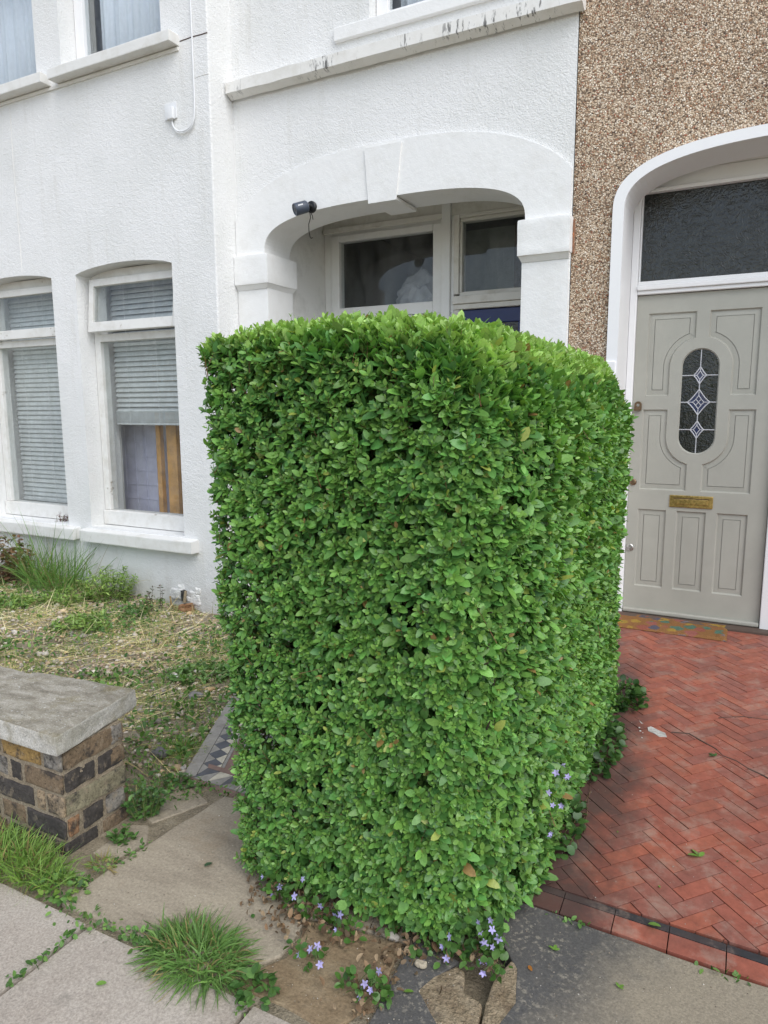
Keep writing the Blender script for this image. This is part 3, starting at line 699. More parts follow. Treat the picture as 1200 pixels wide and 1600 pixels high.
# rooms behind the bay (floor, back and side walls, ceiling)
def room(x0, x1, y0, y1, z0, z1, mat, back=None, name='interior'):
    mb = MB(); t = .06
    mb.box(x0 - t, x0, y0, y1, z0, z1); mb.box(x1, x1 + t, y0, y1, z0, z1); mb.box(x0 - t, x1 + t, y0, y1, z0 - t, z0); mb.box(x0 - t, x1 + t, y0, y1, z1, z1 + t)
    mb.box(x0 - t, x1 + t, y1, y1 + t, z0 - t, z1 + t)
    return mb.build(name, mat, house)
mb = MB()                                            # inner skin of the bay wall between the windows
mb.box(-8.4, OP[0][0], YB + .3601, YB + .38, .1, 3.2); mb.box(OP[0][1], OP[1][0], YB + .3601, YB + .38, .1, 3.2); mb.box(OP[1][1], HX - .02, YB + .3601, YB + .38, .1, 3.2)
mb.build('inner_lining', M['room'], house)
room(-7.0, -3.56, YB + .381, 7.0, .1, 3.2, M['room']); room(-7.0, -3.56, YB + .381, 7.0, 3.5, 5.9, M['room'])

# porch -----------------------------------------------------------------
PX0, PX1 = HX, -.985
ARC = superarch(-2.2345, .9735, 2.61, .268, 3.0, 44)
mb = MB(); up = [(-2.335, 3.985), (-1.25, 3.985), (-1.25, 5.3), (-2.335, 5.3)]
outer = [(PX0, -.3), (-3.208, -.3)] + ARC + [(-1.261, -.3), (PX1, -.3), (PX1, 6), (PX0, 6)]
mb.plate([outer, up], YP); mb.reveal(up, YP, YP + .25)
mb.build('porch_wall', M['render'], house)
mb = MB(); mb.reveal([(-3.208, -.3)] + ARC + [(-1.261, -.3)], YP + .0005, YP + .30, False)
mb.plate([[(PX0 + .24, -.3), (-3.208, -.3)] + ARC + [(-1.261, -.3), (-1.20, -.3), (-1.20, 3.3), (PX0 + .24, 3.3)]], YP + .30)
mb.build('arch_soffit', M['smooth'], house, smooth=False)
mb = MB()                                            # raised smooth band round the arch
ys = YP - .022
oc = superarch(-2.2265, 1.42, 2.30, .92, 2.6, 60)
oc = [(max(PX0 + .004, min(PX1 - .006, x)), z) for x, z in oc if z > 2.612]
oc = [oc[0]] + oc + [oc[-1]]; oc[0] = (PX0 + .004, 2.612); oc[-1] = (PX1 - .006, 2.612)
loop = oc + ARC[::-1]
dd = []
for p in loop:
    if not dd or (abs(p[0] - dd[-1][0]) + abs(p[1] - dd[-1][1])) > 1e-4: dd.append(p)
mb.plate([dd], ys); mb.reveal(dd[::-1], ys, YP + .001)
mb.build('arch_surround', M['smooth'], house)
mb = MB()                                            # keystone, running through under the arch
kp = [(-2.333, 2.848), (-2.128, 2.848), (-2.088, 3.20), (-2.362, 3.20)]
mb.plate([kp], YP - .034); mb.reveal(kp[::-1], YP - .034, YP - .0215)
mb.box(-2.331, -2.130, YP - .0335, YP + .30, 2.8485, 2.874)
mb.build('keystone', M['smooth'], house, bevel=.006)
for side, (x0, x1, cx0, cx1) in enumerate(((PX0 + .003, -3.190, PX0 + .002, -3.160), (-1.279, PX1 - .004, -1.300, PX1 + .004))):
    mb = MB(); mb.rough(x0, x1, YP - .018, YP + .31, -.3, 2.386, .0022, 14, 3.5, rad=.005)
    p = mb.build('pilaster', M['smooth'], house, smooth=True)
    mb = MB()
    mb.rough(cx0, cx1, YP - .055, YP + .33, 2.405, 2.615, .003, 12, 9, rad=.007)
    A = [(x0 + .002, YP - .02, 2.372), (x1 - .002, YP - .02, 2.372), (x1 - .002, YP + .3, 2.372), (x0 + .002, YP + .3, 2.372)]
    B = [(cx0 + .004, YP - .05, 2.412), (cx1 - .004, YP - .05, 2.412), (cx1 - .004, YP + .325, 2.412), (cx0 + .004, YP + .325, 2.412)]
    mb.loft(A, B); mb.build('capital', M['smooth'], p, smooth=True)
mb = MB()                                            # long string-course sill above the porch
prof = [(YP + .01, 3.72), (YP - .03, 3.700), (YP - .075, 3.718), (YP - .095, 3.722), (YP - .095, 3.795), (YP + .01, 3.828)]
seg = 60; rows = []
for i in range(seg + 1):
    x = -3.455 + (2.505) * i / seg; rows.append([(x, y + .004 * noise.noise(Vector((x * 5, y * 30, z * 9))), z + .004 * noise.noise(Vector((x * 7, 9, z * 20)))) for y, z in prof])
for i in range(seg): mb.loft(rows[i], rows[i + 1], True)
n_ = len(prof); mb.add(rows[0], [tuple(range(n_))]); mb.add(rows[-1], [tuple(range(n_ - 1, -1, -1))])
mb.build('string_course', M['sill'], house)
mb = MB(); mb.box(-2.59, -1.0, YP - .03, YP + .2, 3.90, 3.984); mb.build('sill', M['smooth'], house, bevel=.006)
mb = MB(); yf = YP + .09
mb.box(-2.331, -2.245, yf, yf + .07, 3.986, 5.29); mb.box(-1.34, -1.254, yf, yf + .07, 3.986, 5.29); mb.box(-2.244, -1.341, yf, yf + .07, 3.986, 4.06); mb.box(-2.244, -1.341, yf, yf + .07, 5.2, 5.29)
w = mb.build('window', M['trim'], house, bevel=.004)
mb = MB(); mb.box(-2.25, -1.335, yf + .03, yf + .035, 4.05, 5.21); mb.build('pane', M['glass'], w)
room(-3.0, -1.05, YP + .26, 6.5, 3.5, 5.8, M['room'])

# porch recess ---------------------------------------------------------
mb = MB()
mb.box(-3.30, -3.237, YP + .301, YR + .1, -.3, 3.25); mb.box(-1.20, -1.14, YP + .301, YR + .1, -.3, 3.25); mb.box(-3.236, -1.201, YP + .301, YR + .1, 3.10, 3.25)
mb.build('recess_wall', M['plaster'], house)
mb = MB(); mb.box(-3.236, -1.201, YR - .02, YR + .09, 2.945, 3.099); 
mb.build('lintel_board', M['frame_old'], house)
mb = MB(); mb.box(-3.23, -2.15, YR - .045, YR - .0205, 2.925, 2.965); mb.build('drip_mould', M['frame_old'], house, bevel=.004)
mb = MB()
def fr(m_, x0, x1, z0, z1, y0=YR, y1=YR + .07): m_.box(x0, x1, y0, y1, z0, z1)
fr(mb, -3.236, -3.165, 2.1, 2.944, YR - .005); fr(mb, -3.164, -2.160, 2.905, 2.944, YR - .001)
fr(mb, -3.164, -3.088, 2.23, 2.904, YR - .018); fr(mb, -2.240, -2.160, 2.23, 2.904, YR - .018); fr(mb, -3.087, -2.241, 2.855, 2.904, YR - .018); fr(mb, -3.087, -2.241, 2.235, 2.325, YR - .018)
fr(mb, -3.164, -2.160, 2.10, 2.229, YR - .03); fr(mb, -3.236, -2.160, -.2, 2.099, YR + .0)
w = mb.build('window', M['frame'], house, bevel=.005)
mb = MB(); fr(mb, -3.09, -2.238, 2.32, 2.858, YR + .018, YR + .023); mb.build('pane', M['glass'], w)
mb = MB(); fr(mb, -2.159, -2.088, -.2, 3.06, YR - .045, YR + .07); fr(mb, -2.087, -2.062, -.2, 2.944, YR - .02, YR + .07)
mb.build('mullion', M['frame'], house, bevel=.005)
mb = MB()
fr(mb, -2.061, -2.020, 2.36, 2.944, YR - .03); fr(mb, -2.019, -2.000, 2.378, 2.890, YR - .012); fr(mb, -2.019, -1.25, 2.891, 2.915, YR - .012); fr(mb, -2.019, -1.25, 2.916, 2.944, YR - .03)
fr(mb, -2.019, -1.25, 2.345, 2.377, YR - .012); fr(mb, -2.061, -1.25, 2.285, 2.344, YR - .05); fr(mb, -2.061, -1.25, 2.245, 2.284, YR - .03); fr(mb, -1.249, -1.2015, 0, 2.944, YR - .03)
fr(mb, -2.061, -2.012, 0, 2.244, YR - .02)
t_ = mb.build('transom_window', M['frame_old'], house, bevel=.005)
mb = MB(); fr(mb, -2.003, -1.248, 2.374, 2.893, YR + .012, YR + .017); mb.build('pane', M['glass'], t_)
mb = MB()
fr(mb, -2.010, -1.252, 2.135, 2.240, YR + .0, YR + .045); fr(mb, -2.010, -1.915, .1, 2.134, YR, YR + .045); fr(mb, -1.347, -1.252, .1, 2.134, YR, YR + .045)
fr(mb, -1.775, -1.735, .9, 2.134, YR + .004, YR + .041); fr(mb, -1.555, -1.515, .9, 2.134, YR + .004, YR + .041); fr(mb, -1.914, -1.348, .1, .899, YR + .004, YR + .041)
bd = mb.build('door', M['blue'], house, bevel=.005)
mb = MB()
for x0, x1 in ((-1.914, -1.776), (-1.734, -1.556), (-1.514, -1.348)): mb.box(x0, x1, YR + .018, YR + .024, .9, 2.134)
mb.build('pane', M['obscure'], bd)
# hall seen through the porch glass
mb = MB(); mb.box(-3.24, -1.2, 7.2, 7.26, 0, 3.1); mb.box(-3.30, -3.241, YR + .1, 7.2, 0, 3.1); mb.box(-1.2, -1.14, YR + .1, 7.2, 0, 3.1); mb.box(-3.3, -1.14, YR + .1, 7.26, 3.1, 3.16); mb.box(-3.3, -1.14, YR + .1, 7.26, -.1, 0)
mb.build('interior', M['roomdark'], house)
mb = MB(); mb.box(-2.3, -1.79, 5.9, 5.95, 0, 3.0); mb.build('hall_wall', M['roomgreen'], house)
mb = MB(); mb.box(-1.789, -1.25, 5.84, 5.9, 0, 3.0); mb.build('hall_wall', M['roombrown'], house)

# house body: roof slab, side, back so that no light leaks in
mb = MB(); mb.box(-8.5, PX1, YB + .004, 9.5, 6.001, 6.2); mb.build('roof', M['asphalt'], house)
mb = MB(); mb.box(-8.56, -8.501, YB, 9.5, -.3, 6); mb.box(-8.5, PX1, 9.5, 9.56, -.3, 6); mb.build('back_wall', M['render'], house)
# torn render and air vent at the wall foot
mb = MB(); mb.box(-5.19, -4.985, YB - .012, YB - .001, -.13, .075)
for z in np.arange(-.115, .06, .016): mb.box(-5.18, -4.995, YB - .02, YB - .0125, z, z + .007)
mb.build('air_vent', M['whiteplastic'], house)
mb = MB()
for k in range(9):
    s = .02 + .018 * random.random(); x, z = -3.86 + random.gauss(0, .05), -.03 + random.gauss(0, .05)
    mb.rough(x - s, x + s, YB - .008, YB + .02, z - s, z + s, .006, 3, 30, rad=.012)
mb.build('torn_render', M['plaster'], house)
mb = MB(); mb.rough(-.982, -.968, YF - .012, YF + .004, 2.40, 2.60, .004, 5, 30, (.25, .13, .08), .005); mb.rough(-.980, -.972, YF - .013, YF, 2.44, 2.53, .003, 4, 40, (.38, .15, .07), .003); mb.build('rusty_gap', M['clay'], house)

# blinds, curtains and stored things behind the panes -----------------------------
def blind(a, b, z0, z1, label, ang, stack=0):
    e = empty('window_blind', ((a + b) / 2, YB + .33, z0), label, 'blind', 'venetian blinds behind the bay windows')
    y = YB + .315; mb = MB(); p = .043; n = int((z1 - z0 - stack) / p)
    def slat(z, t_):
        c, s = math.cos(t_), math.sin(t_); q = []
        for k in range(5):
            u = (k / 4 - .5) * .050; h = .004 * (1 - (k / 2 - 1) ** 2); q.append((y + u * c - h * s, z + u * s + h * c))
        vs = [(x, yy, zz) for yy, zz in q for x in (a, b)]
        mb.add(vs, [(2 * k, 2 * k + 1, 2 * k + 3, 2 * k + 2) for k in range(4)])
    for i in range(n): slat(z0 + stack + .03 + i * p + random.gauss(0, .0008), ang + random.gauss(0, .02))
    o = mb.build('slats', M['blind'], e); 
    sd = o.modifiers.new('thick', 'SOLIDIFY'); sd.thickness = .0015
    mb = MB()
    if stack:
        for k in range(int(stack / .008)): mb.box(a, b, y - .024, y + .024, z0 + .024 + k * .008, z0 + .030 + k * .008)
    mb.box(a, b, y - .02, y + .02, z0, z0 + .022); mb.build('bottom_rail', M['blind'], e, bevel=.002)
    mb = MB()
    for x in (a + .18, (a + b) / 2 + .02, b - .18): mb.tube([(x, y - .03, z0 + .01), (x, y - .03, z1)], .0014, 4)
    mb.build('cords', M['whiteplastic'], e); mb = MB(); mb.box(a, b, y - .025, y + .03, z1, z1 + .04); mb.build('head_rail', M['blind'], e)
blind(-4.90, -3.90, 1.36, 2.56, 'white venetian blind pulled halfway down in the right bay window', 1.0, .10)
blind(-6.25, -5.28, .62, 2.56, 'white venetian blind lowered fully in the left bay window', 1.15)
mb = MB(); mb.box(-5.3, -3.7, 4.66, 4.70, .1, 1.75)
for x in np.arange(-5.25, -3.7, .13): mb.box(x, x + .006, 4.6565, 4.6605, .1, 1.75)
for z in np.arange(.15, 1.75, .13): mb.box(-5.3, -3.7, 4.6545, 4.6595, z, z + .006)
tag(mb.build('quilted_panel', M['lilac']), 'lilac grey gridded panel standing inside the right bay window', 'panel')
for x0, x1, lab in ((-4.625, -4.575, 'thin orange wooden post behind glass in the right bay window'), (-4.50, -4.385, 'wide orange wooden post behind glass in the right bay window')):
    mb = MB(); mb.box(x0, x1, 4.56, 4.61, .1, 1.9); tag(mb.build('wooden_post', M['pine'], bevel=.004), lab, 'post', 'wooden posts behind the right bay window')
def curtain(x0, x1, y, z0, z1, label, f=36):
    mb = MB(); n = 90; A = []; B = []
    for i in range(n + 1):
        x = x0 + (x1 - x0) * i / n; d = .022 * math.sin(x * f) + .012 * math.sin(x * f * 2.3 + 1)
        A.append((x, y + d, z0)); B.append((x + .01 * math.sin(x * 20), y + d * .8, z1))
    mb.loft(A, B, False); o = mb.build('curtain', M['curtain'], smooth=True)
    s = o.modifiers.new('thick', 'SOLIDIFY'); s.thickness = .002
    tag(o, label, 'curtain', 'white curtains upstairs')
curtain(-4.80, -3.91, YB + .30, 4.0, 5.3, 'white curtain in the upper bay window nearest the porch')
curtain(-6.2, -5.25, YB + .30, 4.0, 5.3, 'white curtain in the upper bay window at the left edge')
curtain(-2.22, -1.27, YP + .22, 3.9, 5.25, 'white curtain in the window above the porch')
# crumpled plastic sheet on a shelf behind the porch window
bm = bmesh.new(); bmesh.ops.create_icosphere(bm, subdivisions=4, radius=1); mb = MB()
mb.add([(-2.47 + v.co.x * .25 * (1 + .3 * noise.noise(v.co * 3)), 5.55 + v.co.y * .16 * (1 + .3 * noise.noise(v.co * 4)), 2.36 + v.co.z * .26 * (1 + .35 * noise.noise(v.co * 2.2 + Vector((3, 1, 2))))) for v in bm.verts], [tuple(v.index for v in f.verts) for f in bm.faces]); bm.free()
tag(mb.build('plastic_bag', M['film'], smooth=True), 'pale crumpled plastic bag behind the dark porch window', 'bag')

# cable and junction box on the bay wall --------------------------------
e = empty('junction_box', (-3.825, YB, 3.56), 'small white cable junction box on the white bay wall', 'junction box')
mb = MB(); mb.box(-3.885, -3.772, YB - .008, YB - .0005, 3.565, 3.675); mb.build('back_plate', M['whiteplastic'], e, bevel=.003)
mb = MB(); mb.rough(-3.845, -3.782, YB - .042, YB - .0085, 3.555, 3.64, .001, 3, 9, rad=.01); mb.build('cover', M['whiteplastic'], e, smooth=True)
pts = [(-3.60, YB - .008, z) for z in np.linspace(6.0, 3.66, 24)] + [(-3.602, YB - .009, 3.60)]
for t in np.linspace(0, math.pi, 13)[1:]: pts.append((-3.709 + .107 * math.cos(t), YB - .010 - .008 * math.sin(t), 3.575 - .115 * math.sin(t) ** .8))
pts.append((-3.815, YB - .02, 3.575))
mb = MB(); mb.tube(pts, .0065, 7); mb.tube([(x + .003 + .006 * math.sin(i), y - .003, z - .012) for i, (x, y, z) in enumerate(pts[26:])], .003, 5)
tag(mb.build('wall_cable', M['whiteplastic'], smooth=True), 'white cable running down the bay wall and looping up to its box', 'cable')

# security camera -----------------------------------------------------------
cc = Vector((-2.785, ys, 2.885)); e = empty('security_camera', tuple(cc), 'small dark grey security camera fixed to the white arch', 'camera')
def lathe(mb, o, d, prof, seg=20, col=None):
    o = Vector(o); d = Vector(d).normalized(); u = d.orthogonal().normalized(); w = d.cross(u); vs = []; fs = []
    for h, r in prof:
        for k in range(seg): a = 2 * math.pi * k / seg; vs.append(o + d * h + (u * math.cos(a) + w * math.sin(a)) * r)
    for i in range(len(prof) - 1):
        for k in range(seg): fs.append((i * seg + k, i * seg + (k + 1) % seg, (i + 1) * seg + (k + 1) % seg, (i + 1) * seg + k))
    fs += [tuple(range(seg - 1, -1, -1)), tuple(range((len(prof) - 1) * seg, len(prof) * seg))]
    return mb.add(vs, fs, col)
mb = MB(); lathe(mb, cc, (0, -1, 0), [(0, .040), (.016, .040), (.022, .034), (.024, .017), (.030, .015), (.036, .012)]); mb.build('mount', M['blackdark'], e, smooth=True, bevel=.001)
jt = cc + Vector((0, -.045, 0)); bd_ = Vector((-.60, -.72, -.34)).normalized()
mb = MB(); bm = bmesh.new(); bmesh.ops.create_uvsphere(bm, u_segments=12, v_segments=8, radius=.016); mb.add([v.co + jt for v in bm.verts], [tuple(v.index for v in f.verts) for f in bm.faces]); bm.free(); mb.build('ball_joint', M['blackdark'], e, smooth=True)
mb = MB(); b0 = jt + bd_ * .004; lathe(mb, b0, bd_, [(0, .012), (.006, .034), (.016, .041), (.100, .042), (.104, .039), (.098, .035)]); body = mb.build('camera_body', M['black'], e, smooth=True)
mb = MB(); lathe(mb, b0 + bd_ * .092, bd_, [(0, .0345), (.004, .0345)]); lathe(mb, b0 + bd_ * .096, bd_, [(0, .014), (.003, .013)]); mb.build('lens', M['blackdark'], e)
mb = MB(); lathe(mb, b0 + bd_ * .0962, bd_, [(0, .025), (.0005, .025)]); mb.build('lens_ring', M['bronze'], e)
mb = MB(); sd = bd_.cross(Vector((0, 0, 1))).normalized(); upv = sd.cross(bd_)     # pale mark on the side facing the street
for k in range(4):
    c = b0 + bd_ * (.048 + .009 * k); nv = (upv * .35 - sd * .94 if (-sd).y < 0 else upv * .35 + sd * .94).normalized(); q = c + nv * .0422
    tv = bd_.cross(nv).normalized(); mb.add([q - tv * .004, q + bd_ * .006 - tv * .004, q + bd_ * .006 + tv * .004, q + tv * .004], [(0, 1, 2, 3)])
mb.build('printed_mark', M['whiteplastic'], body)
mb = MB(); cb = [jt + Vector((.0, .01, -.03)), jt + Vector((-.005, .03, -.07)), jt + Vector((-.028, .04, -.11)), jt + Vector((-.04, .06, -.15)), jt + Vector((-.052, .09, -.18)), jt + Vector((-.062, .12, -.185)), jt + Vector((-.075, .16, -.17))]
mb.tube(cb, .0032, 6); mb.tube([jt + Vector((.004, .01, -.03)), jt + Vector((.010, .03, -.06)), jt + Vector((.012, .035, -.085))], .003, 6); mb.build('lead', M['blackdark'], e, smooth=True)

# ================================================================== NEIGHBOURING HOUSE
nb = empty('terraced_house', (.3, 4.4, -.05), 'brown pebbledashed house with a white arch round a sage front door', 'house')
NX1 = 3.2
TI = superarch(.20, .892, 2.60, .292, 2.7, 40); TO = superarch(.20, .955, 2.60, .350, 2.7, 40)
mb = MB(); mb.plate([[(PX1, -.3), (-.755, -.3)] + TO + [(1.155, -.3), (NX1, -.3), (NX1, 6), (PX1, 6)]], YF); mb.build('wall', M['dash'], nb)
mb = MB(); yt = YF - .020; tl = [(-.692, 0)] + TI + [(1.092, 0)]; to = [(-.755, 0)] + TO + [(1.155, 0)]
for i in range(len(tl) - 1): mb.add([(to[i][0], yt, to[i][1]), (tl[i][0], yt, tl[i][1]), (tl[i + 1][0], yt, tl[i + 1][1]), (to[i + 1][0], yt, to[i + 1][1])], [(0, 1, 2, 3)])
mb.reveal(to, yt, YF + .02, False); mb.reveal(tl[::-1], yt, YF + .30, False)
mb.build('arch_trim', M['trim'], nb)
mb = MB(); mb.box(-.845, -.700, yt - .012, YF + .02, 0, 1.765); mb.build('plinth_block', M['trim'], nb, bevel=.004)
mb = MB(); mb.plate([[(-.692, 0), ] + TI + [(1.092, 0), (1.3, 0), (1.3, 3.3), (-.9, 3.3), (-.9, 0)]], YF + .3002); mb.box(-.72, 1.12, YF + .301, 4.80, 2.90, 3.05); mb.build('porch_lining', M['plaster'], nb)
YD = 4.75
mb = MB()
fr(mb, -.76, -.694, 0, 2.90, YF + .301, YD + .05); fr(mb, -.693, -.6505, .1, 2.90, YD - .030, YD + .05); fr(mb, -.650, 1.09, 2.815, 2.90, YD - .01, YD + .05)
fr(mb, -.650, 1.09, 2.79, 2.814, YD - .03, YD + .05); fr(mb, -.6500, -.640, 2.27, 2.789, YD - .012, YD + .05)
fr(mb, -.650, 1.09, 2.242, 2.269, YD - .03, YD + .05); fr(mb, -.650, 1.09, 2.214, 2.2415, YD - .045, YD + .05); fr(mb, -.650, 1.09, 2.190, 2.2135, YD - .03, YD + .05)
fr(mb, .160, .235, .1, 2.189, YD - .035, YD + .05); fr(mb, 1.03, 1.09, .1, 2.189, YD - .035, YD + .05); fr(mb, .236, 1.029, .1, .9, YD - .01, YD + .05); fr(mb, 1.095, 1.15, 0, 2.90, YF + .301, YD + .05)
dfm = mb.build('door_frame', M['trim'], nb, bevel=.005)
mb = MB(); mb.box(-.655, 1.088, YD + .012, YD + .018, 2.266, 2.792); mb.build('transom_pane', M['obscure'], dfm)
mb = MB(); mb.box(.234, 1.031, YD + .012, YD + .018, .9, 2.19); mb.build('side_pane', M['obscure'], dfm)
# the door
def arcpts(cx, cz, r, a0, a1, k=12): return [(cx + r * math.cos(math.radians(a0 + (a1 - a0) * i / k)), cz + r * math.sin(math.radians(a0 + (a1 - a0) * i / k))) for i in range(k + 1)]
OX = -.2645
ul = [(-.577, 1.567), (-.438, 1.567)] + arcpts(OX, 1.746, .174, 180, 102) + [(-.301, 2.075), (-.577, 2.075)]
ll = [(-.585, .970), (-.307, .970)] + arcpts(OX, 1.312, .174, 256, 180) + [(-.438, 1.482), (-.585, 1.482)]
mir = lambda L: [(2 * OX - x, z) for x, z in L][::-1]
pan = [ul, mir(ul), ll, mir(ll)] + [[(a, .328), (b, .328), (b, .842), (a, .842)] for a, b in ((-.585, -.413), (-.352, -.180), (-.119, .053))]
oval = arcpts(OX, 1.746, .108, 0, 180, 18) + arcpts(OX, 1.312, .108, 180, 360, 18)
mb = MB(); dl = [(-.649, .150), (.157, .150), (.157, 2.186), (-.649, 2.186)]
mb.plate([dl, oval] + pan, YD)
mb.reveal(dl[::-1], YD, YD + .045)
for p in pan:
    l1, l2, l3 = inset(p, .008), inset(p, .036), inset(p, .0395)
    L = lambda q, y: [(x, y, z) for x, z in q]
    mb.loft(L(p, YD), L(l1, YD + .013)); mb.loft(L(l1, YD + .013), L(l2, YD + .011)); mb.loft(L(l2, YD + .011), L(l2, YD + .0165)); mb.loft(L(l2, YD + .0165), L(l3, YD + .0165)); mb.loft(L(l3, YD + .0165), L(l3, YD + .0085)); mb.plate([l3], YD + .0085)
o1 = inset(oval, .007); mb.loft([(x, YD, z) for x, z in oval], [(x, YD + .010, z) for x, z in o1]); mb.loft([(x, YD + .010, z) for x, z in o1], [(x, YD + .02, z) for x, z in o1])
door = mb.build('door', M['door'], nb)
mb = MB(); mb.box(-.649, .157, YD - .03, YD - .001, .150, .178); mb.build('weather_bar', M['door'], door, bevel=.008)
mb = MB(); mb.plate([inset(oval, .005)], YD + .016); mb.build('oval_pane', M['obscure'], door)
def came(m_, pts, w=.0032): m_.tube([(x, YD + .0145, z) for x, z in pts], w, 6)
mb = MB(); gb = MB()
tops, cen, rads = 1.853, [(1.690, .037, .052), (1.526, .064, .078), (1.357, .039, .054)], None
prevz = 1.853
for zc, hw, hh in cen:
    came(mb, [(OX, prevz), (OX, zc + hh)]); prevz = zc - hh
    rx = math.sqrt(max(0, .107 ** 2 - max(0, zc - 1.746, 1.312 - zc) ** 2))
    came(mb, [(OX - rx, zc), (OX - hw, zc)]); came(mb, [(OX + hw, zc), (OX + rx, zc)])
    def cv(sx, sz, k=.78): return [(OX + sx * hw * (1 - t) * (1 - .35 * t * (1 - t) * 2 * (1 - k) * 2), zc + sz * hh * t * (1 - .35 * (1 - t) * (1 - k) * 2)) for t in np.linspace(0, 1, 7)]
    for sx in (-1, 1):
        for sz in (-1, 1): came(mb, cv(sx, sz), .0036); came(mb, [(OX + (x - OX) * .52, zc + (z - zc) * .52) for x, z in cv(sx, sz)], .0028)
    came(mb, [(OX, zc + hh), (OX, zc + hh * .52)], .0026); came(mb, [(OX, zc - hh), (OX, zc - hh * .52)], .0026); came(mb, [(OX - hw, zc), (OX - hw * .52, zc)], .0026); came(mb, [(OX + hw, zc), (OX + hw * .52, zc)], .0026)
    if hw > .05: came(mb, [(OX - hw * .26, zc - hh * .26), (OX + hw * .26, zc + hh * .26)], .0026); came(mb, [(OX - hw * .26, zc + hh * .26), (OX + hw * .26, zc - hh * .26)], .0026)
    gb.plate([[(OX - hw, zc), (OX, zc - hh), (OX + hw, zc), (OX, zc + hh)]], YD + .0152)
came(mb, [(OX, prevz), (OX, 1.205)])
mb.build('leading', M['lead'], door, smooth=True); gb.build('coloured_pane', M['bluebits'], door)
mb = MB(); mb.box(-.396, -.144, YD - .008, YD - .0005, .866, .944); lp = mb.build('letter_plate', M['brass'], door, bevel=.004)
mb = MB(); mb.box(-.366, -.174, YD - .014, YD - .0085, .886, .922); mb.build('flap', M['brass'], lp, bevel=.003)
mb = MB(); mb.box(-.372, -.168, YD - .0145, YD - .0085, .9225, .9275); mb.build('flap_hinge', M['bronze'], lp)
kp_ = [(-.637, 1.478), (-.593, 1.478), (-.593, 1.512)] + arcpts(-.615, 1.512, .022, 0, 180, 12)[1:]
mb = MB(); mb.plate([kp_], YD - .009); mb.reveal(kp_[::-1], YD - .009, YD - .0005); mb.box(-.638, -.592, YD - .028, YD - .0095, 1.476, 1.484); lk = mb.build('latch_pull', M['bronze'], door, bevel=.001)
mb = MB(); lathe(mb, (-.615, YD - .0095, 1.510), (0, -1, 0), [(0, .010), (.004, .009)]); mb.build('keyhole', M['steel'], lk)
for z, m_, r in ((1.015, M['bronze'], .021), (.582, M['steel'], .024)):
    mb = MB(); lathe(mb, (-.622, YD - .0005, z), (0, -1, 0), [(0, r), (.006, r), (.010, r * .8), (.011, r * .35)], 24); mb.build('lock', m_, door, smooth=True, bevel=.001)
mb = MB(); mb.box(-.70, 1.1, YD - .11, YD + .05, .06, .147); mb.build('threshold', M['roombrown'], nb, bevel=.006)
mb = MB(); mb.box(PX1, NX1, YF + .31, 9, 6.0, 6.2); mb.box(NX1, NX1 + .06, YF, 9, -.3, 6); mb.box(PX1 - .02, NX1, 9, 9.06, -.3, 6); mb.box(-.8, 1.2, YD + .4, YD + .45, 0, 3.2); mb.build('back_wall', M['roomdark'], nb)
# door mat
nx, ny = 44, 18; mb = MB(); vs = []; mx0, mx1, my0, my1 = -.68, -.012, 4.435, 4.70
for j in range(ny + 1):
    for i in range(nx + 1):
        x = mx0 + (mx1 - mx0) * i / nx; y = my0 + (my1 - my0) * j / ny; ed = min(i, nx - i, j, ny - j)
        z = pz(x, y) + (.004 if ed == 0 else .016) + .003 * noise.noise(Vector((x * 14, y * 14, 0))) + (0 if ed == 0 else .0025 * noise.noise(Vector((x * 160, y * 160, 0)))) + (.005 if i > nx - 4 and j < 6 and ed else 0)
        vs.append((x + .004 * noise.noise(Vector((y * 30, x * 9, 4))), y + .004 * noise.noise(Vector((x * 30, 8, 0))), z))
mb.add(vs, [(j * (nx + 1) + i, j * (nx + 1) + i + 1, (j + 1) * (nx + 1) + i + 1, (j + 1) * (nx + 1) + i) for j in range(ny) for i in range(nx)])
o = mb.build('doormat', M['mat']); sdm = o.modifiers.new('thick', 'SOLIDIFY'); sdm.thickness = .012; sdm.offset = -1
tag(o, 'orange coir doormat with a colourful leaf pattern at the sage door', 'doormat')

# ================================================================== BRICK PIER AND WALL
wl = empty('garden_wall', (-2.2, 1.56, -.03), 'low stock brick pier and garden wall with grey concrete coping', 'wall')
yel, brn, blk, grn, tan_, gry, org = (.34, .22, .085), (.20, .145, .095), (.07, .062, .057), (.24, .215, .145), (.31, .235, .155), (.24, .22, .195), (.26, .15, .085)
mb = MB(); zc = [.297, .215, .133, .051, -.031]; bh = .069
Yf_, Yk, XR = 1.425, 1.70, -1.952
rowsF = [[(.105, gry), (.215, yel), (.105, brn), (.215, brn)], [(.21, brn), (.075, blk), (.105, gry), (.215, blk)], [(.10, tan_), (.055, tan_), (.215, blk), (.105, brn), (.215, yel)], [(.21, blk), (.14, brn), (.215, blk), (.1, blk)], [(.1, blk), (.215, blk), (.215, brn)]]
rowsS = [[(.20, brn), (.065, gry)], [(.135, blk), (.125, blk)], [(.265, grn)], [(.06, org), (.10, blk), (.095, gry)], [(.14, blk), (.12, brn)]]
